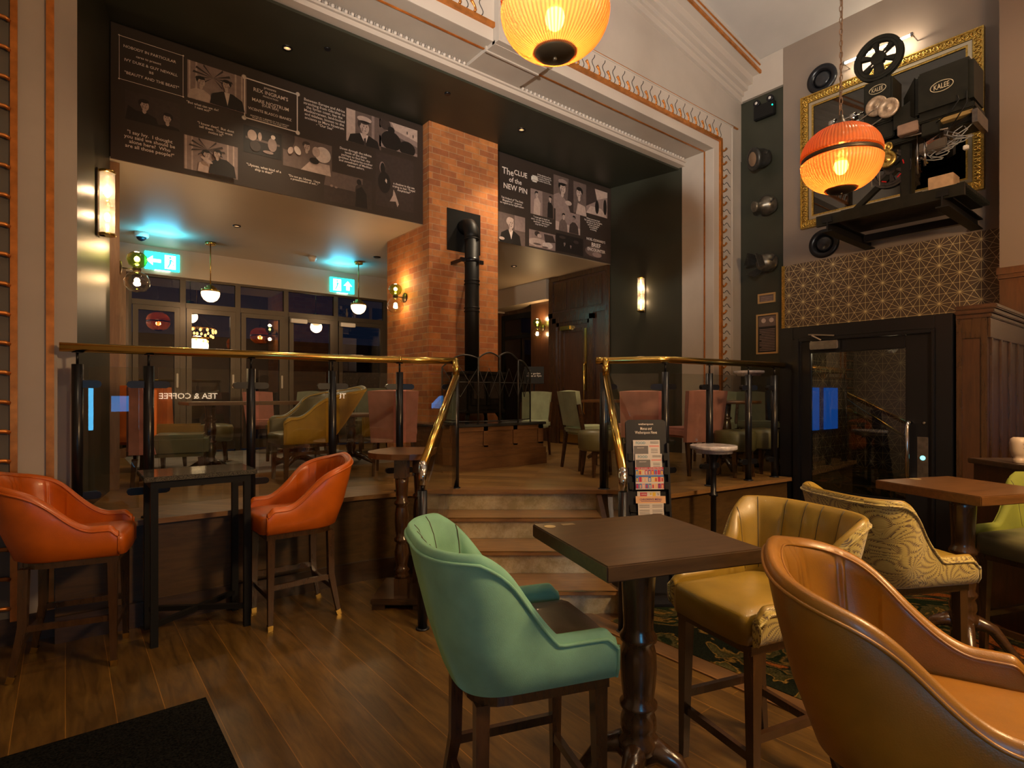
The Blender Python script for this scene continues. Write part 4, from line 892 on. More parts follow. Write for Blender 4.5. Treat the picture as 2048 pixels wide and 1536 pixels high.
# granite table with steel frame
gt = thing('granite_table', 'tall speckled granite topped table on a black steel frame at the left', 'table', (0.68, 4.18, 0))
m = MB(); m.bbox(-0.315, 0.315, -0.215, 0.215, 1.0, 1.03, 0.003); m.build('table_top', granite, gt)
m = MB(); gx, gy = 0.26, 0.17
m.box(-gx-.02, gx+.02, -gy-.02, -gy+.015, 0.955, 1.0); m.box(-gx-.02, gx+.02, gy-.015, gy+.02, 0.955, 1.0); m.box(-gx-.02, -gx+.015, -gy+.015, gy-.015, 0.955, 1.0); m.box(gx-.015, gx+.02, -gy+.015, gy-.015, 0.955, 1.0); m.build('table_frame', blackm, gt)
for sx in (-1, 1):
    for sy in (-1, 1): m = MB(); m.box(sx*gx-.02, sx*gx+.02, sy*gy-.02, sy*gy+.02, 0.0, 0.955); m.build('leg', blackm, gt)
m = MB(); m.bar((-gx, -gy, 0.13), (gx, gy, 0.13), 0.03, 0.03); m.bar((-gx, gy, 0.131), (gx, -gy, 0.131), 0.03, 0.03); m.build('cross_brace', blackm, gt)
# D shaped table with two turned columns
dt = thing('console_table', 'narrow half round dark wood table on two turned columns by the steps', 'table', lw(-0.80, 4.22), -math.atan2(SY, CY))
m = MB(); pl_ = [(-0.27, -0.13), (-0.16, -0.27), (0.0, -0.33), (0.17, -0.30), (0.21, -0.20), (0.21, 0.42), (-0.16, 0.42), (-0.25, 0.20)]
pl_ = [(-0.28, 0.02), (-0.25, -0.10), (-0.17, -0.19), (-0.05, -0.24), (0.08, -0.25), (0.19, -0.22), (0.20, 0.34), (-0.17, 0.34), (-0.24, 0.18)]
m.prism(pl_, 1.06, 1.10); m.build('table_top', tabletop2, dt)
for x, y in ((0.0, -0.12), (0.085, 0.16)):
    m = MB(); m.lathe(turned(0.20, 0.92, 0.050), (x, y, 0), 26); m.box(x-0.048, x+0.048, y-0.048, y+0.048, 0.92, 1.06); m.box(x-0.048, x+0.048, y-0.048, y+0.048, 0.08, 0.20); m.build('column', walnutz, dt)
m = MB(); m.bbox(-0.20, 0.20, -0.24, 0.24, 0.035, 0.08, 0.008); m.box(-0.19, -0.10, -0.23, -0.12, 0, 0.035); m.box(0.10, 0.19, -0.23, -0.12, 0, 0.035); m.box(-0.19, -0.10, 0.12, 0.23, 0, 0.035); m.box(0.10, 0.19, 0.12, 0.23, 0, 0.035); m.build('base_plinth', walnut, dt)
# round marble tables
def marble_table(label, loc, zt, r, z0=0.0):
    t = thing('marble_table', label, 'table', loc)
    m = MB(); m.lathe([(r*0.8, zt-0.062), (r*0.82, zt-0.04), (r*0.97, zt-0.032), (r, zt-0.024), (r, zt-0.006), (r*0.985, zt)], (0, 0, 0), 40); m.build('table_top', marble, t)
    m = MB(); m.lathe([(0.16, z0), (0.16, z0+0.015), (0.04, z0+0.05), (0.022, z0+0.10), (0.022, zt-0.42), (0.034, zt-0.415), (0.034, zt-0.40), (0.022, zt-0.39), (0.022, zt-0.20), (0.03, zt-0.19), (0.022, zt-0.17), (0.026, zt-0.13), (0.05, zt-0.066), (0.05, zt-0.062)], (0, 0, 0), 24); m.build('pedestal', black, t); return t
marble_table('round white marble table on a thin black pedestal before the right balustrade', at(1427, 4.62, z=0), 1.11, 0.185)
marble_table('round marble topped table standing up on the stage behind the right balustrade', Vector((6.25, 3.45, ZS)), 1.10, 0.17)

# ================================================================ STAGE FURNITURE
def dining_chair(label, fabric, seatm, panel_h=(0.30, 0.66), back_w=0.42, skirted=False):
    """local front +x, z from floor"""
    t = thing('dining_chair', label, 'chair'); bw = back_w/2
    m = MB(); m.bbox(-0.22, 0.23, -0.225, 0.225, 0.38, 0.48, 0.025); m.build('seat', seatm, t)
    z0, z1 = (0.46, 0.86)
    m = MB(); n = 9; vs_ = []; fs_ = []
    for k in range(n):
        y = -bw+2*bw*k/(n-1); cx_ = -0.05*(1-(y/bw)**2)
        for x, z in ((-0.24, z0+(0.02 if not skirted else -0.12)), (-0.31, z1), (-0.255, z1+0.012*(1-(y/bw)**2)), (-0.19, z0+(0.02 if not skirted else -0.12))): vs_.append((x+cx_*0.5, y*(1 if z > 0.6 else 0.9), z))
    for k in range(n-1):
        for j in range(4): fs_.append((k*4+j, k*4+(j+1) % 4, (k+1)*4+(j+1) % 4, (k+1)*4+j))
    fs_ += [(0, 1, 2, 3), ((n-1)*4+3, (n-1)*4+2, (n-1)*4+1, (n-1)*4)]
    m.add(vs_, fs_, 0, False); m.build('backrest', fabric, t)
    for sx in (1, -1):
        for sy in (-1, 1):
            m = MB()
            if sx > 0: m.bar((0.19, sy*0.19, 0.40), (0.20, sy*0.20, 0.0), 0.04, 0.04, up=(1, 0, 0), w1=0.65)
            else:
                m.bar((-0.20, sy*0.185, 0.42), (-0.25, sy*0.20, 0.0), 0.04, 0.04, up=(1, 0, 0), w1=0.65)
                if not skirted: m.bar((-0.20, sy*0.21, 0.38), (-0.275, sy*0.218, 0.72), 0.035, 0.03, up=(0, 1, 0))
            m.build('leg', walnutz, t)
    return t
def armchair(label, outm, inm, seatm):
    t = thing('wing_armchair', label, 'armchair')
    m = MB(); m.bbox(-0.32, -0.22, -0.30, 0.30, 0.30, 0.92, 0.03); m.build('back_outer', outm, t)
    m = MB(); m.bbox(-0.222, -0.15, -0.27, 0.27, 0.40, 0.90, 0.03); m.build('back_inner', inm, t)
    m = MB(); m.bbox(-0.20, 0.24, 0.25, 0.31, 0.24, 0.54, 0.02); m.build('arm', olive_l, t)
    m = MB(); m.add([(-0.30, -0.31, 0.30), (-0.10, -0.31, 0.30), (-0.16, -0.31, 0.55), (-0.20, -0.31, 0.90), (-0.30, -0.31, 0.90), (-0.30, -0.27, 0.30), (-0.10, -0.27, 0.30), (-0.16, -0.27, 0.55), (-0.20, -0.27, 0.90), (-0.30, -0.27, 0.90)], [(0,1,2,3,4), (9,8,7,6,5), (0,5,6,1), (1,6,7,2), (2,7,8,3), (3,8,9,4), (4,9,5,0)]); m.build('wing', outm, t)
    m = MB(); m.bbox(-0.16, 0.30, -0.25, 0.25, 0.26, 0.46, 0.04); m.build('seat', seatm, t)
    for sx in (-0.26, 0.24):
        for sy in (-0.25, 0.25): m = MB(); m.bar((sx, sy, 0.26), (sx*1.08, sy*1.05, 0), 0.045, 0.045, up=(1, 0, 0), w1=0.6); m.build('leg', walnutz, t)
    return t
def round_table(label, r, h, cols=((0, 0),), topm=None, square=None):
    t = thing('pub_table', label, 'table')
    m = MB()
    if square: m.bbox(-square[0], square[0], -square[1], square[1], h-0.035, h, 0.006)
    else: m.lathe([(r*0.97, h-0.035), (r, h-0.028), (r, h-0.006), (r*0.985, h)], (0, 0, 0), 40)
    m.build('table_top', topm or tabletop2, t)
    for x, y in cols:
        m = MB(); m.lathe(turned(0.09, h-0.035, 0.055), (x, y, 0), 22); m.build('column', walnutz, t)
        for k in range(4):
            a = k*PI/2+PI/4; m = MB(); m.tube([(x, y, 0.12), (x+0.12*math.cos(a), y+0.12*math.sin(a), 0.10), (x+0.27*math.cos(a), y+0.27*math.sin(a), 0.025)], [0.04, 0.035, 0.022], 8); m.build('foot', walnut, t)
    return t
def put(o, px, d, rz, z=ZS): o.location = at(px, d, z=z); o.rotation_euler = (0, 0, math.radians(rz)); return o
FW = 51.65      # heading of the camera in world degrees (x axis = 0)
put(armchair('pink backed wing armchair with orange inside and olive seat beside the long table', pink_f, orange_f, darkol), 345, 5.25, -12)
a_ = put(armchair('burnt orange wing armchair by the dark wall at the far left', orange_f, orange_f, grey_l), 200, 5.35, 60); a_.location = (0.72, 7.3, ZS)
lt = put(round_table('long dark wood refectory table on turned columns behind the left balustrade', 0, 0.75, ((-0.45, 0), (0.45, 0)), square=(0.70, 0.34)), 512, 6.2, 0)
pk = dining_chair('pink tweed high back chair turned away behind the left balustrade', pink_f, pink_f, back_w=0.50, skirted=True)
put(pk, 790, 5.95, 60)
def put2(src, px, d, rz, label): c = place(src, at(px, d, z=ZS), math.radians(rz), label); return c
put2(pk, 1376, 6.0, 75, 'pink tweed high back chair seen from behind past the right balustrade')
put2(pk, 1275, 6.6, 50, 'pink tweed high back chair nearest the mahogany wall on the right')
put2(pk, 546, 7.9, -60, 'small pink tweed chair facing the room beyond the long table')
gg = put(dining_chair('grey green tweed chair tilted against the long table near the windows', grey_f, darkol, back_w=0.46), 584, 7.0, 200)
put2(gg, 655, 7.6, 215, 'grey green tweed chair just right of the tilted one, near the windows')
pg = put(dining_chair('pale green tweed chair beside the fire guard', pale_v, pale_v), 1060, 7.6, -150)
put2(pg, 1180, 6.35, -15, 'pale green tweed chair in front of the mahogany door')
put2(pg, 1430, 7.05, 200, 'pale green tweed chair behind the right hand pink chair')
put2(pg, 1514, 7.45, 230, 'pale green tweed chair behind the far post of the right balustrade')
yl = put(shell_stool('mustard backed shell chair with olive inside behind the left balustrade', 'chair', (yellow_f, darkol, darkol), 'swoop', zb=0.36, zs=0.46, arm=0.62, back=0.92, ns=49, rake=0.30), 606, 5.5, 180)
yl.name = 'shell_chair'; yl.scale = (1, 1, 1)
put(round_table('low round dark table between the pink chair and the brick column', 0.36, 0.60), 702, 6.75, 0)
put(round_table('round dark pub table behind the right balustrade', 0.36, 0.76), 1452, 6.2, 0)
put(round_table('small square table in front of the mahogany door', 0, 0.76, square=(0.26, 0.26)), 1212, 7.3, 30)
gb = put(armchair('olive green armchair in front of the window behind the low table', grey_f, grey_f, darkol), 722, 8.15, 200)
# olive padded stools on the right of the stage
def tub(label):
    t = thing('padded_stool', label, 'stool'); m = MB(); m.lathe([(0.18, 0.26), (0.20, 0.28), (0.205, 0.42), (0.19, 0.455), (0.10, 0.47), (0.001, 0.472)], (0, 0, 0), 26); m.build('seat', darkol, t)
    for a in range(4): c, s_ = math.cos(a*PI/2+0.5), math.sin(a*PI/2+0.5); m = MB(); m.bar((0.14*c, 0.14*s_, 0.28), (0.17*c, 0.17*s_, 0), 0.04, 0.04, up=(1, 0, 0), w1=0.6); m.build('leg', walnutz, t)
    return t
tb = put(tub('round olive padded stool beside the pale green chair at the mahogany door'), 1196, 5.75, 0)
put2(tb, 1470, 5.72, 0, 'round olive padded stool just behind the right balustrade'); put2(tb, 1522, 6.0, 0, 'round olive padded stool behind the last balustrade post')
put2(tb, 430, 6.9, 0, 'round olive padded stool under the far side of the long table')
# ================================================================ MURALS
UX, VZ = Vector((1, 0, 0)), Vector((0, 0, 1))
def mural(name, label, xa, xb, za, zb): 
    t = thing(name, label, 'mural', (xa, YM-0.012, za)); m = MB(); m.box(0, xb-xa, 0, 0.012, 0, zb-za); m.build('printed_board', mural_m, t); return t
muL = mural('film_mural', 'long dark film themed mural left of the brick chimney', ML+0.005, 3.315, ZB+0.004, 4.70)
muR = mural('film_mural', 'shorter dark film themed mural right of the brick chimney', 4.325, MR-0.005, ZB+0.004, 4.70)
def quadw(mb, px4, dy, mi):       # flat quadrilateral given by four measured corners on the mural wall
    vs_ = [onY(a, b, YM-0.012) for a, b in px4]; vs_ = [Vector((v.x, YM-0.012-dy, v.z)) for v in vs_]; mb.add(vs_, [(0, 1, 2, 3)], mi)
def still(mu, px4, bg, shapes, dy=0.0015):
    """print: shapes = (kind, tone, cx, cy, rx, ry) in 0..1 picture space, or ('p', tone, pts)"""
    q = [onY(a, b, YM-0.012) for a, b in px4]; x0_, x1_ = (q[0].x+q[3].x)/2, (q[1].x+q[2].x)/2; z1_, z0_ = (q[0].z+q[1].z)/2, (q[2].z+q[3].z)/2
    o = Vector(mu.location); W, H = x1_-x0_, z1_-z0_
    P = lambda u, v, k: (x0_+u*W-o.x, -dy-0.0006*k, z0_+v*H-o.z)
    m = MB(); m.add([P(0, 0, 0), P(1, 0, 0), P(1, 1, 0), P(0, 1, 0)], [(0, 1, 2, 3)], bg); k = 1
    cl = lambda v: max(0.0, min(1.0, v))
    for s_ in shapes:
        if s_[0] == 'p': pts = s_[2]
        elif s_[0] == 'h': pts = [(s_[2]+(s_[4]+s_[6]*math.cos(i*PI/12))*H/W, s_[3]+s_[5]+s_[7]*math.sin(i*PI/12)) for i in range(24)]
        else:
            _, tn, a, b, rx, ry = s_[:6]; rot = s_[6] if len(s_) > 6 else 0
            pts = [(a+rx*math.cos(i*PI/12)*math.cos(rot)-ry*math.sin(i*PI/12)*math.sin(rot)*H/W, b+rx*W/H*math.cos(i*PI/12)*math.sin(rot)+ry*math.sin(i*PI/12)*math.cos(rot)) for i in range(24)]
        m.add([P(cl(u), cl(v), k) for u, v in pts], [list(range(len(pts)))], s_[1]); k += 1
    return m.build('film_still', tones, mu)
def head(cx, cy, r, hair=0, skin=4, face=1, hat=None):     # a simple portrait head; sizes in picture heights
    R = [('h', skin, cx, cy, 0.0, -r*1.25, r*0.38, r*0.55), ('h', hair, cx, cy, -r*0.16*face, r*0.42, r*0.98, r*0.92), ('h', skin, cx, cy, r*0.10*face, -r*0.05, r*0.74, r*1.06), ('h', skin, cx, cy, -r*0.62*face, -r*0.05, r*0.14, r*0.24)]
    R += [('h', hair, cx, cy, r*0.02*face, r*0.88, r*0.80, r*0.42)]
    for dx in (0.40, -0.10): R += [('h', 1, cx, cy, r*dx*face, r*0.12, r*0.13, r*0.065), ('h', 2, cx, cy, r*dx*face, r*0.28, r*0.17, r*0.04)]
    R += [('h', 3, cx, cy, r*0.20*face, -r*0.20, r*0.07, r*0.20), ('h', 1, cx, cy, r*0.15*face, -r*0.58, r*0.20, r*0.055), ('h', 3, cx, cy, -r*0.35*face, -r*0.45, r*0.16, r*0.35)]
    if hat: R += [('h', hat, cx, cy, 0, r*1.25, r*1.25, r*0.5), ('h', 0, cx, cy, r*0.1*face, r*0.85, r*0.95, r*0.16)]
    return R
def bust(cx, top, w, tone): return ('p', tone, [(cx-w, 0), (cx-w*0.85, top*0.7), (cx-w*0.3, top), (cx+w*0.3, top), (cx+w*0.85, top*0.7), (cx+w, 0)])
still(muL, [(250, 174), (360, 214), (360, 262), (250, 240)], 1, [('p', 0, [(0.0, 0), (0.05, 0.5), (0.5, 0.1), (0.9, 0.0)])]+[bust(0.30, 0.38, 0.3, 0)]+head(0.34, 0.62, 0.16)+[bust(0.80, 0.12, 0.2, 0)]+head(0.76, 0.36, 0.15, face=-1))
curt = [('p', 4, [(0.02+i*0.11, 0), (0.05+i*0.11, 0), (0.05+i*0.11, 1), (0.02+i*0.11, 1)]) for i in (0, 1, 7, 8)]
palm = [('p', 1, [(0.42, 0.7), (0.42+0.32*math.cos(a), 0.7+0.28*math.sin(a)+0.06), (0.42+0.34*math.cos(a), 0.7+0.28*math.sin(a))]) for a in [i*0.52 for i in range(12)]]
still(muL, [(374, 112), (500, 165), (486, 238), (375, 182)], 3, curt+palm+[bust(0.2, 0.30, 0.2, 4)]+head(0.22, 0.5, 0.11)+[bust(0.66, 0.40, 0.30, 0), ('p', 5, [(0.6, 0.4), (0.70, 0.4), (0.66, 0.05)])]+head(0.64, 0.6, 0.11, 0, 4, -1))
still(muL, [(368, 268), (476, 296), (475, 360), (368, 336)], 3, curt+palm+[bust(0.40, 0.36, 0.16, 4)]+head(0.40, 0.54, 0.11, 0, 4, 1)+[bust(0.70, 0.50, 0.26, 0)]+head(0.60, 0.62, 0.11, 0, 4, -1)+[('e', 4, 0.40, 0.36, 0.12, 0.05, -0.4)])
still(muL, [(487, 250), (563, 268), (563, 322), (487, 302)], 0, [('p', 2, [(0.05, 0.52), (0.95, 0.50), (0.95, 0.58), (0.05, 0.60)]), ('e', 4, 0.22, 0.68, 0.12, 0.2), ('e', 4, 0.42, 0.70, 0.05, 0.16), ('e', 3, 0.75, 0.5, 0.12, 0.26), ('e', 5, 0.77, 0.8, 0.06, 0.08), ('e', 3, 0.64, 0.18, 0.14, 0.06), ('e', 1, 0.3, 0.3, 0.14, 0.2)])
still(muL, [(566, 262), (672, 298), (655, 352), (566, 330)], 2, [('e', 1, 0.05, 0.9, 0.18, 0.4), ('p', 2, [(0.1, 0.0), (0.2, 0.6), (0.45, 0.75), (0.6, 0.3), (0.55, 0)]), ('p', 4, [(0.35, 0.0), (0.55, 0.35), (0.95, 0.35), (0.98, 0)])]+head(0.47, 0.76, 0.12, 1, 4, 1)+[('e', 5, 0.80, 0.62, 0.17, 0.25), ('e', 4, 0.66, 0.66, 0.08, 0.16), ('e', 5, 0.28, 0.55, 0.06, 0.14, 0.5), ('e', 4, 0.14, 0.5, 0.05, 0.12, -0.4), ('e', 0, 0.62, 0.36, 0.10, 0.10)])
still(muL, [(691, 215), (762, 238), (762, 305), (694, 277)], 2, [('p', 4, [(0, 0), (0.25, 0), (0.25, 1), (0, 1)]), ('p', 3, [(0.72, 0), (0.8, 0), (0.8, 1), (0.72, 1)]), bust(0.5, 0.34, 0.46, 0), ('p', 5, [(0.38, 0.36), (0.62, 0.34), (0.54, 0.02)]), ('p', 1, [(0.48, 0.3), (0.55, 0.3), (0.56, 0.0), (0.50, 0.0)])]+head(0.50, 0.56, 0.19, 1, 4, 1, 4))
still(muL, [(757, 236), (835, 262), (834, 312), (760, 295)], 3, [('p', 2, [(0, 0.4), (1, 0.1), (1, 0.35), (0, 0.7)]), ('p', 4, [(0.3, 1), (1, 1), (1, 0.55), (0.4, 0.75)]), ('e', 1, 0.15, 0.85, 0.14, 0.2), ('e', 0, 0.30, 0.30, 0.26, 0.36), ('e', 0, 0.30, 0.70, 0.09, 0.13), ('e', 0, 0.72, 0.18, 0.22, 0.28), ('e', 1, 0.72, 0.78, 0.015, 0.06), ('e', 1, 0.88, 0.72, 0.015, 0.07)])
still(muL, [(646, 340), (745, 362), (742, 418), (650, 402)], 1, [('p', 2, [(0.0, 0.5), (0.8, 0.5), (0.8, 1), (0.05, 1)]), ('p', 1, [(0.6, 0.1), (0.65, 0.7), (0.75, 0.85), (0.95, 0.6), (0.98, 0.1)]), ('e', 0, 0.72, 0.86, 0.05, 0.10), ('p', 0, [(0.64, 0), (0.66, 0.6), (0.78, 0.72), (0.88, 0.5), (0.9, 0)]), ('e', 3, 0.15, 0.52, 0.03, 0.04), ('e', 3, 0.24, 0.5, 0.03, 0.03)])
still(muL, [(752, 303), (828, 322), (826, 425), (750, 410)], 1, [('e', 3, 0.17, 0.72, 0.07, 0.11), ('e', 0, 0.18, 0.70, 0.06, 0.11), ('e', 0, 0.22, 0.45, 0.16, 0.2), ('p', 4, [(0.36, 0.12), (0.44, 0.24), (0.46, 0.36), (0.50, 0.30), (0.60, 0.10), (0.56, 0.04), (0.52, 0.14)]), ('p', 5, [(0.26, 0.53), (0.29, 0.50), (0.28, 0.44), (0.24, 0.48)])])
# right mural prints
still(muR, [(1107, 350), (1172, 368), (1172, 432), (1107, 418)], 2, [('p', 1, [(0.4, 0), (0.6, 0), (0.6, 1), (0.45, 1)]), ('p', 3, [(0, 0), (0, 0.4), (0.15, 0.5), (0.4, 0.3), (0.5, 0)])]+head(0.26, 0.66, 0.15, 0, 4, 1, 3)+[('p', 4, [(0.66, 0), (0.72, 0.35), (0.95, 0.3), (1, 0)])]+head(0.76, 0.66, 0.14, 0, 4, -1, 0)+[('e', 4, 0.42, 0.25, 0.10, 0.07)])
still(muR, [(1061, 374), (1108, 392), (1107, 440), (1061, 425)], 3, [('p', 2, [(0.5, 0), (1, 0), (1, 1), (0.5, 1)]), ('p', 4, [(0.12, 0), (0.15, 0.6), (0.3, 0.72), (0.42, 0.5), (0.4, 0)])]+head(0.25, 0.82, 0.09)+[('p', 0, [(0.7, 0), (0.72, 0.6), (0.82, 0.7), (0.94, 0.5), (0.95, 0)])]+head(0.82, 0.78, 0.09, 0, 4, -1))
still(muR, [(1172, 372), (1215, 386), (1214, 437), (1172, 425)], 3, [('p', 1, [(0, 0.25), (0.5, 0.55), (0.5, 1), (0, 1)]), ('p', 4, [(0.5, 0.6), (1, 0.8), (1, 1), (0.4, 1)]), ('p', 4, [(0, 0), (1, 0), (0.7, 0.3), (0.2, 0.3)]), ('e', 0, 0.50, 0.32, 0.09, 0.26), ('e', 0, 0.88, 0.4, 0.08, 0.3)])
still(muR, [(996, 420), (1050, 438), (1050, 492), (996, 484)], 2, [('p', 3, [(0.6, 0.5), (1, 0.5), (1, 1), (0.6, 1)]), bust(0.45, 0.46, 0.40, 0), ('p', 5, [(0.38, 0.46), (0.54, 0.46), (0.48, 0.15)])]+head(0.45, 0.68, 0.16, 4, 4, 1)+[('e', 4, 0.12, 0.12, 0.10, 0.05)])
still(muR, [(1110, 415), (1160, 428), (1160, 468), (1112, 462)], 3, [('p', 4, [(0, 0), (1, 0), (1, 0.3), (0, 0.4)])]+[bust(0.30, 0.55, 0.18, 2)]+head(0.32, 0.70, 0.10)+[bust(0.72, 0.52, 0.2, 1)]+head(0.72, 0.70, 0.10, 0, 3, -1))
still(muR, [(1058, 458), (1111, 470), (1110, 500), (1058, 494)], 3, [('e', 4, 0.35, 0.3, 0.4, 0.25), ('e', 5, 0.70, 0.25, 0.2, 0.2), ('e', 1, 0.30, 0.82, 0.1, 0.16), ('e', 4, 0.38, 0.72, 0.08, 0.12), ('p', 1, [(0.6, 0.4), (0.55, 0.9), (0.9, 0.9), (1, 0.5)]), ('e', 2, 0.3, 0.2, 0.15, 0.06), ('e', 2, 0.6, 0.1, 0.12, 0.05)])
still(muR, [(1112, 466), (1166, 478), (1166, 510), (1112, 504)], 0, head(0.30, 0.5, 0.09, 0, 3)+head(0.52, 0.42, 0.08, 0, 3, -1)+[('e', 1, 0.2, 0.8, 0.12, 0.08), ('e', 1, 0.7, 0.7, 0.1, 0.1)])
still(muR, [(1168, 480), (1214, 488), (1214, 520), (1168, 516)], 1, [('e', 2, 0.4, 0.4, 0.35, 0.3), ('e', 3, 0.55, 0.25, 0.2, 0.15)])
def T(mu, body, px0, px1, py, maxh=None, mi=0, align='CENTER'):
    """lettering between two measured columns at row py (row given at their middle)"""
    a = onY(px0, py, YM-0.012); b = onY(px1, py, YM-0.012); c = onY((px0+px1)/2, py, YM-0.012); o = Vector(mu.location)
    TM = MB(); text_geo(TM, body, (Vector(((a.x+b.x)/2, 0, c.z))-Vector((o.x, 0, o.z))), UX, VZ, width=b.x-a.x, align=align, depth=0.003, maxh=maxh); TM.build('lettering', cream_t, mu)
T(muL, 'NOBODY IN PARTICULAR', 247, 352, 108); T(muL, 'cares to present', 272, 322, 122)
T(muL, 'IVY DUKE & GUY NEWALL', 249, 355, 135); T(muL, 'as', 298, 307, 146); T(muL, '"BEAUTY AND THE BEAST"', 249, 358, 160)
T(muL, '"I say Ivy.  I thought\nyou said we should be\nalone here?  Who\nare all those people?"', 248, 350, 288)
T(muL, '"But what can we do?\nI cant act!"', 373, 437, 215); T(muL, '"I know dear!  But dont\ntell them.  They wont\nnotice it!"', 395, 468, 261)
T(muL, 'REX INGRAM\'S', 507, 576, 189); T(muL, 'PRODUCTION', 526, 556, 197); T(muL, 'MARE NOSTRUM', 504, 577, 209); T(muL, '(OUR SEA)', 524, 557, 216); T(muL, 'VICENTE BLASCO IBANEZ', 496, 583, 228); T(muL, 'presents', 528, 552, 180); T(muL, 'ADAPTED BY A MEMBER OF THE COMPANY\nFROM THE NOVEL OF THE SAME NAME', 500, 578, 243)
T(muL, '"Ulysses, what kind of a\nship is that?"', 493, 562, 340)
T(muL, 'Between Europe and Africa\nstretching from Gibraltar to\nthe Syrian coast, lies the\nMediterranean, land-locked\nand tideless, known to the\nancients as Mare Nostrum\n- "Our Sea"', 607, 690, 232)
T(muL, '"Do not go, Ulysses.  I have\na presentiment of evil..."', 577, 640, 361)
T(muL, 'Down through the infinite\nlevels of the abyss\nperhaps to find her, the\ngoddess Amphitrite-mother\nand sweetheart of Mediter-\nranean sailors.', 677, 745, 319)
T(muL, 'a shadow in the sea\ncrying to her: "Freya!\nAmphitrite!"', 785, 830, 378)
T(muR, 'The', 1004, 1027, 343); T(muR, 'CLUE', 1028, 1054, 348); T(muR, 'of the', 1018, 1043, 362); T(muR, 'NEW PIN', 1007, 1054, 377)
T(muR, 'In the absence of any\nword, the Inspector is\nsuspicious, he says\nthe police have a clue.', 1074, 1102, 359)
T(muR, 'Tab Holland of "The Daily\nMegaphone" - prepares\nto report to his night-editor.', 1000, 1048, 405)
T(muR, '"I must get in touch at\nonce - to save her from that\nmadman! - they know\nmay kill her too."', 1062, 1103, 444)
T(muR, 'Where journeys begin\nThe waiting room, the engine,\nthe tea urn, the clock,\nand two strangers\non a platform\nat evening', 1168, 1204, 450)
T(muR, "NOEL COWARD'S", 1173, 1210, 481); T(muR, 'BRIEF', 1183, 1201, 491); T(muR, 'ENCOUNTER', 1175, 1210, 501)
def frame_px(px4, w_):
    m = MB()
    q = [onY(a, b, YM-0.012) for a, b in px4]; x0_, x1_ = (q[0].x+q[3].x)/2, (q[1].x+q[2].x)/2; z1_, z0_ = (q[0].z+q[1].z)/2, (q[2].z+q[3].z)/2; o = muL.location
    x0_ -= o.x; x1_ -= o.x; z0_ -= o.z; z1_ -= o.z
    for a, b, c, d in ((x0_, x1_, z0_, z0_+w_), (x0_, x1_, z1_-w_, z1_), (x0_, x0_+w_, z0_, z1_), (x1_-w_, x1_, z0_, z1_)): m.box(a, b, -0.003, 0, c, d)
    for x in (x0_, x1_):
        for z in (z0_, z1_): m.lathe([(w_*1.4, 0), (w_*2.2, 0.002), (w_*1.4, 0.003)], (x, 0, z), 16, M=rotM((0, -1, 0)))
    m.build('printed_frame', cream_t, muL)
frame_px([(486, 152), (597, 190), (594, 266), (490, 235)], 0.010); frame_px([(234, 72), (365, 108), (368, 188), (242, 165)], 0.003)
m = MB(); p = onY(1066, 359, YM); m.bbox(-0.06, 0.06, -0.04, 0, -0.045, 0.045, 0.02); tag(m.build('emergency_light', white_p, None, (p.x, YM-0.013, p.z)), 'small white rounded emergency light fixed on the right hand mural', 'light')

# ================================================================ SIGNS
def exit_sign(label, loc, wid, hgt, arrow, rz=0):
    t = thing('exit_sign', label, 'exit sign', loc, rz)
    m = MB(); m.bbox(-wid/2, wid/2, 0, 0.03, -hgt/2, hgt/2, 0.004); m.build('sign_box', exitm, t)
    m = MB(); s = hgt*0.30; X = wid*0.22; y = -0.003
    if arrow == 'L':
        m.add([(-X-s*1.4, y, 0), (-X-s*0.3, y, s*0.9), (-X-s*0.3, y, s*0.3), (-X+s*1.0, y, s*0.3), (-X+s*1.0, y, -s*0.3), (-X-s*0.3, y, -s*0.3), (-X-s*0.3, y, -s*0.9)], [(0, 1, 2, 3, 4, 5, 6)]); px_ = X
    else:
        m.add([(X, y, s*1.1), (X+s, y, 0), (X+s*0.4, y, 0), (X+s*0.4, y, -s), (X-s*0.4, y, -s), (X-s*0.4, y, 0), (X-s, y, 0)], [(0, 1, 2, 3, 4, 5, 6)]); px_ = -X
    m.build('arrow', exitw, t)
    m = MB(); m.box(px_-s*0.9, px_+s*0.9, -0.002, 0, -s*1.3, s*1.3); dr = m.build('doorway_pictogram', exitw, t)
    m = MB(); m.add([(px_+0.0+s*0.18*math.cos(a), -0.004, s*0.85+s*0.2*math.sin(a)) for a in [i*PI/6 for i in range(12)]], [list(range(12))])
    for pts in ([(-.1, .55), (.25, .5), (.15, -.2), (-.15, -.2)], [(-.1, -.15), (.15, -.2), (-.3, -1.1), (-.5, -1.0)], [(0, -.15), (.15, -.2), (.5, -.6), (.75, -.55), (.7, -.4), (.45, -.42)], [(.2, .5), (.65, .1), (.55, .0), (.15, .3)], [(-.05, .5), (-.5, .3), (-.55, .4), (-.1, .6)]):
        m.add([(px_+a*s, -0.004, b*s) for a, b in pts], [list(range(len(pts)))])
    m.build('running_figure', exitm, dr)
    m = MB(); m.box(-wid*0.22, wid*0.22, -0.004, 0.02, -hgt/2-0.012, -hgt/2); m.build('led_strip', exitw, t)
    return t
exit_sign('lit green exit sign with left arrow over the first window pane', onY(325, 523, 8.985), 0.41, 0.24, 'L')
exit_sign('lit green exit sign with upward arrow nearer the brick column', onY(685, 571, 8.985), 0.41, 0.24, 'U')
gs = thing('garden_sign', 'small black sign on a thin stand by the garden door', 'sign', at(1068, 8.0, z=ZS)); gs.rotation_euler = (0, 0, math.radians(-40))
m = MB(); R_ = Matrix.Rotation(math.radians(-20), 3, 'X'); m.obox((0, 0, 1.10), (0.14, 0.008, 0.13), M=R_); m.build('sign_board', blackm, gs)
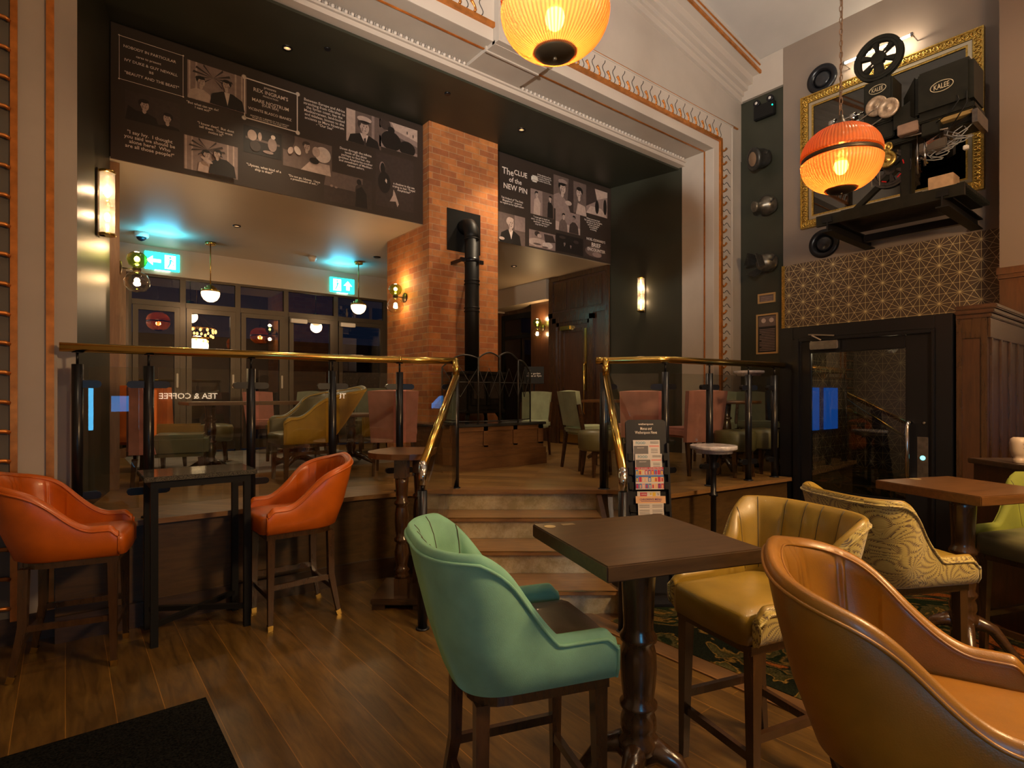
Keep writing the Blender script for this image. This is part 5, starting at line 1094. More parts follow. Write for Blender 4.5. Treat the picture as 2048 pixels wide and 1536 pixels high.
m = MB(); text_geo(m, 'Our garden\ncloses at 9pm', (0, -0.012, 1.105), R_@Vector((1, 0, 0)), R_@Vector((0, 0, 1)), width=0.21, depth=0.0); m.build('lettering', white_p, gs)
m = MB(); m.cyl((0, 0.02, 0.01), (0, 0.02, 1.05), 0.012); m.lathe([(0.13, 0), (0.13, 0.012), (0.02, 0.02)], (0, 0.02, 0), 24); m.build('stand', black, gs)

# menu rack
mr = thing('menu_rack', 'tall dark menu rack at the foot of the steps', 'menu rack', lw(1.035, 4.06), -math.atan2(SY, CY)+0.05)
Rm = Matrix.Rotation(math.radians(-7), 3, 'X')
def mp(x, y, z): v = Rm@Vector((x, y, z)); return Vector((v.x, v.y+0.10, v.z))
def slab(m, x0_, x1_, y0_, y1_, z0_, z1_, mi=0): m.add([mp(x, y, z) for z in (z0_, z1_) for y in (y0_, y1_) for x in (x0_, x1_)], [(0,2,3,1), (4,5,7,6), (0,1,5,4), (2,6,7,3), (0,4,6,2), (1,3,7,5)], mi)
anth = plain('anthracite_board', (0.010, 0.010, 0.013), 0.45, spec=0.25)
m = MB(); slab(m, -0.155, 0.155, 0.0, 0.02, 0.06, 1.24)
n = 8; vs_ = []
for s_ in (0.0, 0.02):
    vs_ += [mp(-0.155, s_, 1.239)]+[mp(-0.125-0.03*math.cos(i*PI/2/n), s_, 1.31+0.03*math.sin(i*PI/2/n)) for i in range(n+1)]+[mp(0.125+0.03*math.sin(i*PI/2/n), s_, 1.31+0.03*math.cos(i*PI/2/n)) for i in range(n+1)]+[mp(0.155, s_, 1.239)]
k = len(vs_)//2; m.add(vs_, [list(range(k)), list(range(k, 2*k))[::-1]]+[(i, (i+1) % k, k+(i+1) % k, k+i) for i in range(k)])
m.build('back_board', anth, mr)
m = MB(); slab(m, -0.165, -0.150, -0.03, 0.03, 0.0, 1.16); slab(m, 0.150, 0.165, -0.03, 0.03, 0.0, 1.16); m.bbox(-0.17, 0.17, -0.05, 0.20, 0.0, 0.03, 0.005); m.build('rack_frame', anth, mr)
m = MB(); U_ = Rm@Vector((1, 0, 0)); V_ = Rm@Vector((0, 0, 1))
text_geo(m, 'wetherspoon', mp(0, -0.001, 1.305), U_, V_, width=0.115); text_geo(m, 'Menus and\nWetherspoon News', mp(0, -0.001, 1.255), U_, V_, width=0.17, height=0.058); m.build('lettering', white_p, mr)
for zc in (1.10, 0.995, 0.885, 0.72, 0.55, 0.30):
    m = MB(); slab(m, -0.15, 0.15, -0.010, 0.0, zc-0.075, zc-0.068)
    for a, b in ((-0.15, -0.118), (0.118, 0.15)): slab(m, a, b, -0.042, -0.038, zc-0.065, zc-0.015); slab(m, a, b, -0.042, 0.0, zc-0.069, zc-0.065)
    m.build('pocket', blackm, mr)
pap = plain('menu_paper', (0.55, 0.50, 0.47), 0.6); pal = [pap, plain('print_teal', (0.02, 0.20, 0.28), 0.6), plain('print_grey', (0.12, 0.11, 0.11), 0.6), plain('print_pink', (0.60, 0.25, 0.22), 0.6), plain('print_crimson', (0.45, 0.02, 0.06), 0.6), plain('print_blue', (0.04, 0.14, 0.42), 0.6), plain('print_yellow', (0.65, 0.40, 0.03), 0.6), plain('print_purple', (0.12, 0.03, 0.18), 0.6), plain('print_peach', (0.62, 0.36, 0.20), 0.6), plain('print_ink', (0.03, 0.03, 0.03), 0.6)]
MM = mr.matrix_basis.copy(); MM = Matrix.Translation(mr.location)@Matrix.Rotation(mr.rotation_euler[2], 4, 'Z')
def leaflet(label, x0_, x1_, z0_, z1_, fn, y=-0.012, name='menu_leaflet'):
    m = MB(); c = mp((x0_+x1_)/2, y, z0_)
    def sl(a, b, c_, d, mi, k=1):  # in page fractions
        slab(m, x0_+(x1_-x0_)*a, x0_+(x1_-x0_)*b, y-0.0006*k, y-0.0006*k+0.0005, z0_+(z1_-z0_)*c_, z0_+(z1_-z0_)*d, mi)
    slab(m, x0_, x1_, y, y+0.004, z0_, z1_, 0); fn(m, sl, lambda a, b, s, wd, mi, k=2: text_geo(m, s, mp(x0_+(x1_-x0_)*a, y-0.0006*k-0.0008, z0_+(z1_-z0_)*b), U_, V_, width=(x1_-x0_)*wd, depth=0.0, mi=mi))
    m.v = [tuple(MM@Vector(v)) for v in m.v]; o = MM@c; ob = m.build(name, pal, None, origin=o); tag(ob, label, 'menu', 'menus in the rack'); return ob
def food(m, sl, tx):
    tx(0.28, 0.86, 'FOOD', 0.36, 1); sl(0.02, 0.56, 0.0, 0.72, 2); sl(0.60, 0.97, 0.66, 0.74, 3); sl(0.62, 0.95, 0.05, 0.14, 3); sl(0.60, 0.97, 0.16, 0.62, 0); tx(0.28, 0.62, 'BREAKFAST', 0.26, 0)
    for q in (0.3, 0.38, 0.46, 0.54): sl(0.66, 0.92, q, q+0.02, 9, 2)
    for q in (0.84, 0.9): sl(0.64, 0.96, q, q+0.02, 9, 2)
leaflet('upper food menu with grey photograph in the rack', -0.105, 0.10, 1.03, 1.185, food); leaflet('lower food menu with grey photograph in the rack', -0.095, 0.11, 0.925, 1.08, food, -0.022)
rb = random.Random(3)
def drinks(m, sl, tx):
    sl(0, 1, 0.90, 1.0, 4); tx(0.5, 0.95, 'TOP BRANDS - DOUBLE PRICES', 0.9, 0); sl(0, 1, 0.56, 0.64, 5)
    for r in (0.66, 0.34, 0.04):
        for i in range(9):
            sl(i/9+0.005, i/9+0.105, r, r+0.22, rb.choice([3, 5, 6, 7, 4, 8])); sl(i/9+0.03, i/9+0.08, r+0.02, r+0.17, rb.choice([0, 6, 8, 4]), 2)
leaflet('bright drinks menu with rows of bottles in the rack', -0.10, 0.115, 0.815, 0.98, drinks, -0.032)
def promo(m, sl, tx): sl(0.12, 0.42, 0.35, 0.85, 4); tx(0.28, 0.6, 'OFFER', 0.24, 0); sl(0.55, 0.62, 0.5, 0.8, 6); sl(0.66, 0.8, 0.35, 0.85, 6); tx(0.9, 0.6, '5', 0.05, 9)
leaflet('pale leaflet with red and yellow blocks in the rack', -0.085, 0.09, 0.745, 0.80, promo, -0.012)
def kids(m, sl, tx):
    sl(-0.08, 1.08, 0.68, 1.0, 8, 1); tx(0.5, 0.86, "CHILDREN'S MENU", 0.86, 7, 3); sl(0.12, 0.9, 0.76, 0.78, 7, 2)
    for q in (0.12, 0.2, 0.28, 0.36, 0.5, 0.58): sl(0.05, 0.45, q, q+0.025, 2); sl(0.55, 0.95, q, q+0.025, 2)
leaflet("children's menu with a peach banner in the rack", -0.085, 0.11, 0.60, 0.765, kids, -0.022)
# ================================================================ LAMPS
def plight(name, loc, col, energy, r=0.03, parent=None):
    l = bpy.data.lights.new(name, 'POINT'); l.color = col; l.energy = energy; l.shadow_soft_size = r
    o = bpy.data.objects.new(name, l); C.objects.link(o); o.location = loc
    if parent: o.parent = parent
    return o
def globe_lamp(label, loc, zc, energy, chain=True, R=0.25):
    t = thing('globe_pendant', label, 'pendant lamp', loc)
    def half(m, sgn, z0, zend, rr):
        pr = []
        for i in range(15):
            a = i/14*math.acos(0.33); r = R*math.cos(a)**0.92; z = sgn*(z0+0.205*math.sin(a)); pr.append((max(r, rr), z))
        m.lathe(pr, (0, 0, zc), 144, rib=0.012, ribs=1)
    m = MB(); half(m, 1, 0.022, 0, 0.08); m.build('upper_shade', amber, t)
    m = MB(); half(m, -1, 0.022, 0, 0.08); m.build('lower_shade', amber, t)
    m = MB(); m.lathe([(R*0.97, -0.014), (R*0.985, -0.012), (R*0.985, 0.012), (R*0.97, 0.014)], (0, 0, zc), 64, caps=False)
    m.build('band', plain('dark_bronze', (0.05, 0.035, 0.02), 0.4, 0.6) if 'dark_bronze' not in MATS else MATS['dark_bronze'], t)
    m = MB(); m.lathe([(0.001, -0.236), (0.05, -0.234), (0.085, -0.222), (0.10, -0.205), (0.09, -0.20)], (0, 0, zc), 36); m.sphere((0, 0, zc-0.240), 0.010); m.build('end_cap', MATS['dark_bronze'], t)
    m = MB(); m.lathe([(0.10, 0.20), (0.085, 0.215), (0.04, 0.235), (0.02, 0.28), (0.015, 0.30)], (0, 0, zc), 30); m.build('top_cap', MATS['dark_bronze'], t)
    m = MB(); m.sphere((0, 0, zc-0.05), 0.045, 0, 16, 1.3); b_ = m.build('bulb', bulb, t)
    plight('globe_bulb_light', (0, 0, zc-0.05), (1.0, 0.60, 0.28), energy, 0.05, t)
    top = slz(loc[0])
    m = MB(); z = zc+0.30; k = 0
    while z < top:
        pts = []
        for i in range(12):
            a = i/12*2*PI; dx, dz = 0.010*math.cos(a), 0.024*math.sin(a); pts.append((dx if k % 2 else 0, 0 if k % 2 else dx, z+dz+0.02))
        m.tube(pts, 0.0028, 6, closed=True); z += 0.040; k += 1
    m.tube([(0.012*math.sin(i*0.7), 0.012*math.cos(i*0.5), zc+0.28+(top-zc-0.28)*i/20) for i in range(21)], 0.004, 6)
    m.build('chain', plain('brown_chain', (0.16, 0.09, 0.05), 0.5, 0.6) if 'brown_chain' not in MATS else MATS['brown_chain'], t)
    return t
p1 = at(1110, 2.62, z=0); globe_lamp('amber ribbed globe pendant cut by the top edge of the view', (p1.x, p1.y, 0), 3.32, 230)
p2 = at(1682, 3.9, z=0); globe_lamp('amber ribbed globe pendant hanging on a chain before the projector', (p2.x, p2.y, 0), 3.15, 170)
globe_lamp('added amber globe pendant further back in the hall, unseen', (4.4, -2.2, 0), 3.2, 200); globe_lamp('added amber globe pendant by the rear wall, unseen', (1.4, -3.0, 0), 3.2, 200)  # two unseen pendants added to brighten the hall
# opal pendants under the balcony
def opal_lamp(label, loc, zc):
    t = thing('opal_pendant', label, 'pendant lamp', (loc[0], loc[1], 0))
    m = MB(); m.lathe([(0.001, -0.115), (0.04, -0.108), (0.08, -0.082), (0.105, -0.04), (0.112, 0.0), (0.108, 0.02)], (0, 0, zc), 32); m.build('opal_shade', opal, t)
    m = MB(); m.lathe([(0.115, 0.018), (0.115, 0.045), (0.075, 0.048), (0.075, 0.075), (0.045, 0.078), (0.045, 0.10), (0.012, 0.105)], (0, 0, zc), 32); m.build('brass_gallery', brass, t)
    m = MB(); m.cyl((0, 0, zc+0.10), (0, 0, ZB-0.03), 0.007); m.build('stem', brass, t)
    m = MB(); m.lathe([(0.06, ZB-0.035), (0.065, ZB-0.03), (0.065, ZB)], (0, 0, 0), 28); m.build('ceiling_rose', brass, t)
    plight('opal_light', (0, 0, zc-0.14), (1.0, 0.66, 0.36), 14, 0.1, t)
opal_lamp('brass and opal pendant nearer the left window panes', at(421, 7.45, z=0), 2.86)
opal_lamp('brass and opal pendant nearer the brick column', at(717, 8.55, z=0), 2.86)
# double globe wall lamps
def double_sconce(label, loc, rz, e=7):
    """local: wall behind at y=0, arm to -y"""
    t = thing('double_globe_sconce', label, 'wall lamp', loc, rz)
    m = MB(); m.lathe([(0.060, 0), (0.062, 0.012), (0.02, 0.02)], (0, 0, 0), 28, M=rotM((0, -1, 0))); m.tube([(0, 0, 0), (0, -0.13, 0)], 0.006, 10); m.lathe([(0.03, -0.02), (0.034, 0.0), (0.03, 0.02)], (0, -0.13, 0), 20); m.build('brass_arm', MATS['dark_bronze'], t)
    m = MB(); m.lathe([(0.03, 0.018), (0.062, 0.04), (0.080, 0.085), (0.070, 0.125), (0.045, 0.15)], (0, -0.13, 0), 48, rib=0.03, ribs=1); m.build('green_globe', greenglass, t)
    m = MB(); m.lathe([(0.03, -0.018), (0.075, -0.045), (0.102, -0.10), (0.095, -0.15), (0.06, -0.19), (0.02, -0.20)], (0, -0.13, 0), 36); m.build('clear_globe', bowlglass, t)
    m = MB(); m.sphere((0, -0.13, 0.095), 0.022); m.sphere((0, -0.13, -0.095), 0.022); m.build('bulb', bulbs, t)
    plight('sconce_light', (0, -0.13, 0.17), (1.0, 0.62, 0.30), e, 0.03, t); plight('sconce_light', (0, -0.13, -0.10), (1.0, 0.62, 0.30), e, 0.03, t)
double_sconce('green and clear globe wall lamp on the side of the brick column', (3.318, 6.34, 2.73), math.radians(-90))
double_sconce('green and clear globe wall lamp beside the oak post at the left', (0.372, 6.03, 2.64), math.radians(90), 7)
double_sconce('green and clear globe wall lamp left of the mahogany door', (6.718, 7.60, 2.72), math.radians(-90), 9)
# glass rod wall lights on the dark walls
def rod_sconce(label, loc, rz):
    t = thing('rod_sconce', label, 'wall light', loc, rz)       # wall at y=0, lamp to -y
    m = MB(); m.bbox(-0.045, 0.045, -0.012, 0, -0.26, 0.26, 0.004); m.build('back_plate', MATS['dark_bronze'], t)
    for z in (-0.25, 0.235): m = MB(); m.lathe([(0.052, 0), (0.056, 0.004), (0.056, 0.016), (0.05, 0.02)], (0, -0.065, z), 28); m.box(-0.03, 0.03, -0.05, 0, z, z+0.018); m.build('brass_ring', brass, t)
    m = MB(); m.lathe([(0.018, -0.02), (0.018, 0.02)], (0, -0.065, 0.0), 20); m.build('lamp_holder', brass, t)
    m = MB(); m.lathe([(0.047, -0.235), (0.047, 0.235)], (0, -0.065, 0), 56, rib=0.05, ribs=1); m.build('fluted_tube', tubeglass, t)
    m = MB(); m.sphere((0, -0.065, 0.085), 0.020, 0, 14, 1.7); m.sphere((0, -0.065, -0.105), 0.020, 0, 14, 1.7); m.build('bulb', bulbs, t)
    for z in (0.085, -0.105): plight('rod_light', (0, -0.065, z), (1.0, 0.70, 0.42), 16, 0.025, t)
sa = math.atan2(0.237, 1.12)
def onsplay(Yp, left=True):
    k = (Yp-4.78)/1.12
    return (0.06+0.237*k, Yp) if left else (6.84-0.23*k, Yp)
x, y = onsplay(5.38); rod_sconce('fluted glass rod wall light on the dark wall at the left', (x+0.004, y, 3.0), PI/2-sa)
x, y = onsplay(5.36, False); rod_sconce('fluted glass rod wall light on the dark wall at the right', (x-0.004, y, 3.0), -PI/2+sa)
# exit sign glow is light given off by the signs themselves
for px, d, e in ((325, 7.0, 5), (685, 8.65, 5)):
    l = bpy.data.lights.new('exit_sign_light', 'AREA'); l.color = (0.05, 0.62, 1.0); l.energy = 7; l.size = 0.35; l.size_y = 0.05; l.shape = 'RECTANGLE'
    o = bpy.data.objects.new('exit_sign_light', l); C.objects.link(o); p = at(px, d, z=3.36); o.location = p; o.rotation_euler = (PI, 0, 0); o.visible_camera = True
# small ceiling devices
def dev(name, label, cat, px, py, prof, mat):
    d = (ZB-EYE)*FPX/(HORIZON-py); p = at(px, d, z=ZB); m = MB(); m.lathe(prof, (0, 0, 0), 28); return tag(m.build(name, mat, None, p), label, cat)
dev('smoke_detector', 'white smoke detector on the balcony underside', 'smoke detector', 625, 513, [(0.02, -0.075), (0.045, -0.07), (0.05, -0.045), (0.06, -0.04), (0.062, 0)], white_p)
dev('ceiling_speaker', 'small dark round fitting on the balcony underside by the brick column', 'ceiling fitting', 754, 514, [(0.03, -0.014), (0.05, -0.01), (0.055, 0)], black)
cm = thing('dome_camera', 'white and black dome camera above the left exit sign', 'camera', at(283, 7.0, z=ZB))
m = MB(); m.lathe([(0.07, -0.06), (0.078, -0.05), (0.08, 0)], (0, 0, 0), 28); m.build('housing', white_p, cm)
m = MB(); m.lathe([(0.001, -0.11), (0.03, -0.10), (0.05, -0.08), (0.056, -0.058)], (0, 0, 0), 28); m.build('lens_dome', black, cm)
for px, py in ((655, 98), (790, 90), (895, 187)):
    p = onY(px, py, 5.3); m = MB(); m.lathe([(0.02, -0.01), (0.03, -0.006), (0.032, 0)], (0, 0, 0), 18)
    q_ = (4.715-EYE)*FPX/(HORIZON-py); p = at(px, q_, z=4.715)
    if p.y < 4.9: continue
    tag(m.build('ceiling_spotlight', black, None, p), 'tiny black recessed fitting in the dark stage ceiling', 'ceiling fitting', 'recessed fittings in the dark stage ceiling')

# chandelier and neon sign behind the viewer: seen as reflections in the panes
ch = thing('chandelier', 'large gold glass chandelier hanging in the hall behind the viewer', 'chandelier', (3.1, -1.0, 0)); rc = random.Random(5)
m = MB(); m.lathe([(0.50, 0), (0.52, 0.01), (0.52, 0.04), (0.50, 0.05)], (0, 0, 3.5), 40); m.lathe([(0.30, 0), (0.32, 0.01), (0.32, 0.04), (0.30, 0.05)], (0, 0, 3.2), 40); m.cyl((0, 0, 3.5), (0, 0, 6.7), 0.012)
for a in range(6): c, s_ = math.cos(a*PI/3), math.sin(a*PI/3); m.bar((0, 0, 4.0), (0.51*c, 0.51*s_, 3.54), 0.01); m.bar((0.51*c, 0.51*s_, 3.5), (0.31*c, 0.31*s_, 3.24), 0.01)
m.build('brass_frame', brass, ch)
for ring, (rr, z, n) in enumerate(((0.50, 3.42, 16), (0.42, 3.30, 12), (0.28, 3.14, 9))):
    for k in range(n):
        a = 2*PI*(k+0.3*ring)/n; m = MB(); m.sphere((rr*math.cos(a), rr*math.sin(a), z+rc.uniform(-0.03, 0.03)), 0.034, 0, 10, 1.4); m.build('glass_bulb', chbulb, ch)
plight('chandelier_light', (0, 0, 3.0), (1.0, 0.66, 0.34), 430, 0.3, ch)
sg = thing('coffee_sign', 'lit TEA & COFFEE lettering on the rear wall behind the viewer', 'sign', (1.8, -4.97, 1.5)); m = MB(); text_geo(m, 'TEA & COFFEE', (0, 0, 0), (-1, 0, 0), (0, 0, 1), width=1.1, depth=0.02); m.build('lettering', emis('neon_letters', (1.0, 0.75, 0.5), 9), sg)
gm = thing('blue_fill_machine', 'blue fill light added as a gaming machine by the left wall behind the viewer', 'gaming machine', (-0.18, -1.35, 0))  # unseen blue fill source, added in the shape of a gaming machine
m = MB(); m.bbox(-0.28, 0.25, -0.3, 0.3, 0, 1.75, 0.02); m.build('cabinet', black, gm); m = MB(); m.box(0.25, 0.26, -0.24, 0.24, 1.0, 1.62); m.build('screen', cyanb, gm); gm.rotation_euler = (0, 0, math.radians(35))  # screen is the added blue fill glow
g2 = thing('blue_fill_machine', 'second blue fill light added as a gaming machine against the rear wall', 'gaming machine', (0.6, -4.6, 0))  # second unseen blue source, added for its glow
m = MB(); m.bbox(-0.3, 0.3, -0.3, 0.3, 0, 1.75, 0.02); m.build('cabinet', black, g2); m = MB(); m.box(-0.14, 0.14, 0.3, 0.31, 1.2, 1.5); m.build('screen', cyanm, g2)  # screen is the second added blue fill glow

# ================================================================ RIGHT WALL: MIRROR, PROJECTOR, OLD LAMPS
XW = XR-0.04
mi_ = thing('gilt_mirror', 'large gilt framed dark mirror behind the film projector', 'mirror', (XW, 2.48, 3.66)); hy = 0.93; H = 1.69
m = MB(); m.box(-0.03, -0.02, -hy+0.05, hy-0.05, 0.05, H-0.05); m.build('mirror_glass', mirror_m, mi_)
def frame_rect(m, w0, w1, x0_, x1_):
    for a, b, c, d in ((-hy+w0, hy-w0, w0, w1), (-hy+w0, hy-w0, H-w1, H-w0), (-hy+w0, -hy+w1, w1, H-w1), (hy-w1, hy-w0, w1, H-w1)): m.box(x0_, x1_, a, b, c, d)
m = MB(); frame_rect(m, 0.0, 0.095, -0.055, 0.0); frame_rect(m, 0.0, 0.014, -0.065, -0.055); m.build('outer_frame', gold, mi_)
m = MB(); frame_rect(m, 0.100, 0.135, -0.048, 0.0); m.build('silver_slip', silverg, mi_); m = MB(); frame_rect(m, 0.135, 0.155, -0.042, 0.0); m.build('inner_slip', gold, mi_)
m = MB()
def orn(y, z, a):
    A = Vector((0, math.cos(a), math.sin(a))); B = Vector((0, -math.sin(a), math.cos(a))); o = Vector((-0.06, y, z))
    for s_ in (-1, 1): m.tube([o-A*0.028*s_+B*0.03, o-A*0.008*s_+B*0.012, o-A*0.020*s_-B*0.012, o-A*0.002*s_-B*0.032], [0.004, 0.007, 0.007, 0.004], 6)
    m.sphere(o-Vector((0.002, 0, 0)), 0.009, 0, 8)
for i in range(28): y = -hy+0.05+i*(2*hy-0.1)/27; orn(y, 0.052, 0); orn(y, H-0.052, PI)
for i in range(1, 25): z = 0.05+i*(H-0.1)/25; orn(-hy+0.052, z, PI/2); orn(hy-0.052, z, -PI/2)
m.build('carved_ornament', gold, mi_)
# picture light
pt = thing('picture_light', 'bright white tube light over the gilt mirror', 'light', (7.33, 2.49, 5.50))
m = MB(); m.cyl((0, -0.33, 0), (0, 0.34, 0), 0.013, 16); m.build('tube', tubew, pt)
m = MB(); m.bbox(-0.018, 0.018, -0.355, -0.33, -0.02, 0.02, 0.003); m.bbox(-0.018, 0.018, 0.34, 0.365, -0.02, 0.02, 0.003); m.tube([(0, -0.345, 0), (0.178, -0.345, 0.0)], 0.006); m.tube([(0, 0.355, 0), (0.178, 0.355, 0)], 0.006); m.build('tube_holder', steel, pt)
l = bpy.data.lights.new('tube_light', 'AREA'); l.color = (1.0, 0.84, 0.6); l.energy = 5; l.shape = 'RECTANGLE'; l.size = 0.03; l.size_y = 0.66
o = bpy.data.objects.new('tube_light', l); C.objects.link(o); o.parent = pt; o.location = (0.02, 0, 0); o.rotation_euler = (0, math.radians(-90), 0)
for px, py, lb in ((1643, 157, 'round black wall speaker above the gilt mirror'), (1647, 487, 'round black wall speaker below the gilt mirror')):
    p = onX(px, py, XW-0.02); t = thing('wall_speaker', lb, 'speaker', (XW, p.y, p.z)); M_ = rotM((-1, 0, 0))
    m = MB(); m.lathe([(0.18, 0), (0.18, 0.02), (0.165, 0.035), (0.13, 0.03), (0.11, 0.012), (0.105, 0.0)], (0, 0, 0), 48, M=M_); m.build('surround', black, t)
    m = MB(); m.lathe([(0.105, 0.004), (0.07, 0.014), (0.03, 0.02), (0.001, 0.022)], (0, 0, 0), 36, M=M_); m.build('cone', plain('speaker_cone', (0.02, 0.02, 0.022), 0.2) if 'speaker_cone' not in MATS else MATS['speaker_cone'], t)
# shelf bracket
sh = thing('steel_bracket_shelf', 'black riveted steel shelf carrying the film projector', 'shelf', (6.95, 2.12, 3.25))
m = MB(); m.box(-0.58, 0.30, -0.60, 0.60, 0.16, 0.19); m.box(-0.60, -0.56, -0.66, 0.62, 0.08, 0.19); m.build('deck', kal, sh)
for y in (-0.50, 0.50):
    m = MB(); m.box(-0.62, 0.56, y-0.05, y+0.05, 0.0, 0.012); m.box(-0.62, 0.56, y-0.008, y+0.008, 0.012, 0.10); m.box(-0.62, 0.56, y-0.05, y+0.05, 0.10, 0.112)
    m.box(-0.62, -0.50, y-0.045, y+0.045, 0.112, 0.16); m.build('bracket_arm', blackm, sh)
m = MB(); m.box(0.22, 0.28, -0.45, 0.45, 0.02, 0.10); m.build('cross_beam', black, sh)
m = MB()
for i in range(26): m.box(-0.58+i*0.034, -0.568+i*0.034, -0.66, -0.60, 0.165, 0.20)
m.build('comb_edge', kal, sh)
# film projector
pj = thing('film_projector', 'vintage black film projector with spool and lamp house on the steel shelf', 'film projector', (6.62, 2.1, 3.44))
yl_ = lambda y: y-2.1; zl_ = lambda z: z-3.44; xl_ = lambda x: x-6.62
def pb(m, x0_, x1_, y0_, y1_, z0_, z1_, r=0.012, mi=0): m.bbox(xl_(x0_), xl_(x1_), yl_(y0_), yl_(y1_), zl_(z0_), zl_(z1_), r, mi)
m = MB(); pb(m, 6.57, 6.69, 1.93, 2.03, 3.44, 4.15); pb(m, 6.45, 6.85, 1.80, 2.55, 3.44, 3.48); m.bar((xl_(6.62), yl_(2.02), zl_(3.85)), (xl_(6.62), yl_(2.45), zl_(3.50)), 0.05); pb(m, 6.5, 6.8, 1.40, 2.35, 4.02, 4.08); m.build('pedestal', kal, pj)
m = MB(); pb(m, 6.40, 6.80, 1.41, 1.86, 4.18, 4.60, 0.035); pb(m, 6.42, 6.78, 1.40, 1.87, 4.12, 4.18); m.add([(xl_(6.42), yl_(1.86), zl_(4.20)), (xl_(6.78), yl_(1.86), zl_(4.20)), (xl_(6.78), yl_(1.86), zl_(4.58)), (xl_(6.42), yl_(1.86), zl_(4.58)), (xl_(6.52), yl_(1.98), zl_(4.30)), (xl_(6.70), yl_(1.98), zl_(4.30)), (xl_(6.70), yl_(1.98), zl_(4.46)), (xl_(6.52), yl_(1.98), zl_(4.46))], [(0,1,5,4), (1,2,6,5), (2,3,7,6), (3,0,4,7), (4,5,6,7)])
lh = m.build('lamp_house', kal, pj)
m = MB(); m.add([(xl_(6.46), yl_(1.85), zl_(4.18)), (xl_(6.46), yl_(2.05), zl_(4.15)), (xl_(6.46), yl_(2.05), zl_(4.32)), (xl_(6.46), yl_(1.85), zl_(4.42)), (xl_(6.74), yl_(1.85), zl_(4.18)), (xl_(6.74), yl_(2.05), zl_(4.15)), (xl_(6.74), yl_(2.05), zl_(4.32)), (xl_(6.74), yl_(1.85), zl_(4.42))], [(0,1,2,3), (7,6,5,4), (0,4,5,1), (1,5,6,2), (2,6,7,3), (3,7,4,0)]); m.build('light_cone', kal, pj)
m = MB(); pb(m, 6.46, 6.74, 2.06, 2.32, 4.26, 4.72, 0.015); pb(m, 6.48, 6.72, 2.05, 2.33, 4.10, 4.26, 0.01); mech = m.build('mechanism_box', kal, pj)
def badge(y, z, w_, par, xf):
    m = MB(); M_ = Matrix(((0, 0, -1), (1, 0, 0), (0, 0.6, 0))); ol = [(xl_(xf), yl_(y)+w_*math.cos(a), zl_(z)+w_*0.55*math.sin(a)) for a in [i*PI/20 for i in range(40)]]
    m.tube(ol, 0.0035, 6, closed=True); text_geo(m, 'KALEE', (xl_(xf)-0.002, yl_(y), zl_(z)), (0, -1, 0), (0, 0, 1), width=w_*1.35, height=w_*0.55, depth=0.002); m.build('badge', plain('badge_enamel', (0.5, 0.40, 0.25), 0.4) if 'badge_enamel' not in MATS else MATS['badge_enamel'], par)
badge(1.64, 4.40, 0.088, lh, 6.398); badge(2.19, 4.62, 0.075, mech, 6.458)
MX = rotM((-1, 0, 0))
def wheel(x, y, z, r, mat, nme='flywheel', spokes=0, par=pj):
    m = MB(); c = (xl_(x), yl_(y), zl_(z)); m.lathe([(0.001, 0.012), (r*0.25, 0.012), (r*0.3, 0.004), (r*0.55, 0.004), (r*0.6, 0.010), (r*0.9, 0.012), (r, 0.004), (r, -0.012), (r*0.9, -0.014)], c, 40, M=MX); m.lathe([(r*0.10, 0.012), (r*0.12, 0.022), (r*0.05, 0.024)], c, 16, M=MX); return m.build(nme, mat, par)
wheel(6.43, 2.19, 4.44, 0.100, wheel_m); wheel(6.38, 2.07, 4.36, 0.095, wheel_m); wheel(6.42, 2.36, 4.26, 0.062, wheel_m)
m = MB()
for a, b in (((2.20, 4.40), (2.40, 4.31)), ((2.02, 4.33), (2.34, 4.20)), ((2.24, 4.1), (2.22, 3.62)), ((2.16, 4.1), (2.15, 3.62))): m.bar((xl_(6.40), yl_(a[0]), zl_(a[1])), (xl_(6.40), yl_(b[0]), zl_(b[1])), 0.008)
m.build('drive_belt', plain('old_belt', (0.14, 0.11, 0.08), 0.6), pj)
# spool with cut-outs
def spool(y, z, R, x, par, nme='film_spool', nh=6, mat=kal):
    m = MB(); n = 72; c = Vector((xl_(x), yl_(y), zl_(z)))
    for xx in (-0.025, 0.025):
        def ring(r0, r1, a0, a1, k):
            vs_ = [c+Vector((xx, r*math.cos(a0+(a1-a0)*i/k), r*math.sin(a0+(a1-a0)*i/k))) for i in range(k+1) for r in (r0, r1)]
            m.add(vs_, [(2*i, 2*i+1, 2*i+3, 2*i+2) for i in range(k)])
        ring(0.001, R*0.30, 0, 2*PI, 36); ring(R*0.72, R, 0, 2*PI, 60)
        for k in range(nh): a = 2*PI*k/nh+0.35; ring(R*0.28, R*0.74, a-0.17, a+0.17, 4)
    m.lathe([(R*0.13, -0.03), (R*0.13, 0.03)], c, 20, M=MX); m.lathe([(R*0.98, -0.026), (R, -0.028), (R, -0.022)], c, 60, M=MX, caps=False); m.lathe([(R, 0.022), (R, 0.028), (R*0.98, 0.026)], c, 60, M=MX, caps=False)
    m.tube([c+Vector((-0.026, R*0.86*math.cos(i*PI/24), R*0.86*math.sin(i*PI/24))) for i in range(48)], 0.004, 6, closed=True)
    return m.build(nme, mat, par)
spool(2.22, 4.99, 0.225, 6.58, pj); spool(2.12, 3.82, 0.19, 6.60, pj, 'take_up_spool', 6, plain('dark_chrome', (0.15, 0.14, 0.14), 0.15, 0.9))
m = MB(); m.bar((xl_(6.58), yl_(2.24), zl_(4.66)), (xl_(6.58), yl_(2.24), zl_(4.99)), 0.04); m.bar((xl_(6.58), yl_(2.14), zl_(4.66)), (xl_(6.58), yl_(2.20), zl_(4.95)), 0.03); m.build('spool_arm', kal, pj)
m = MB()
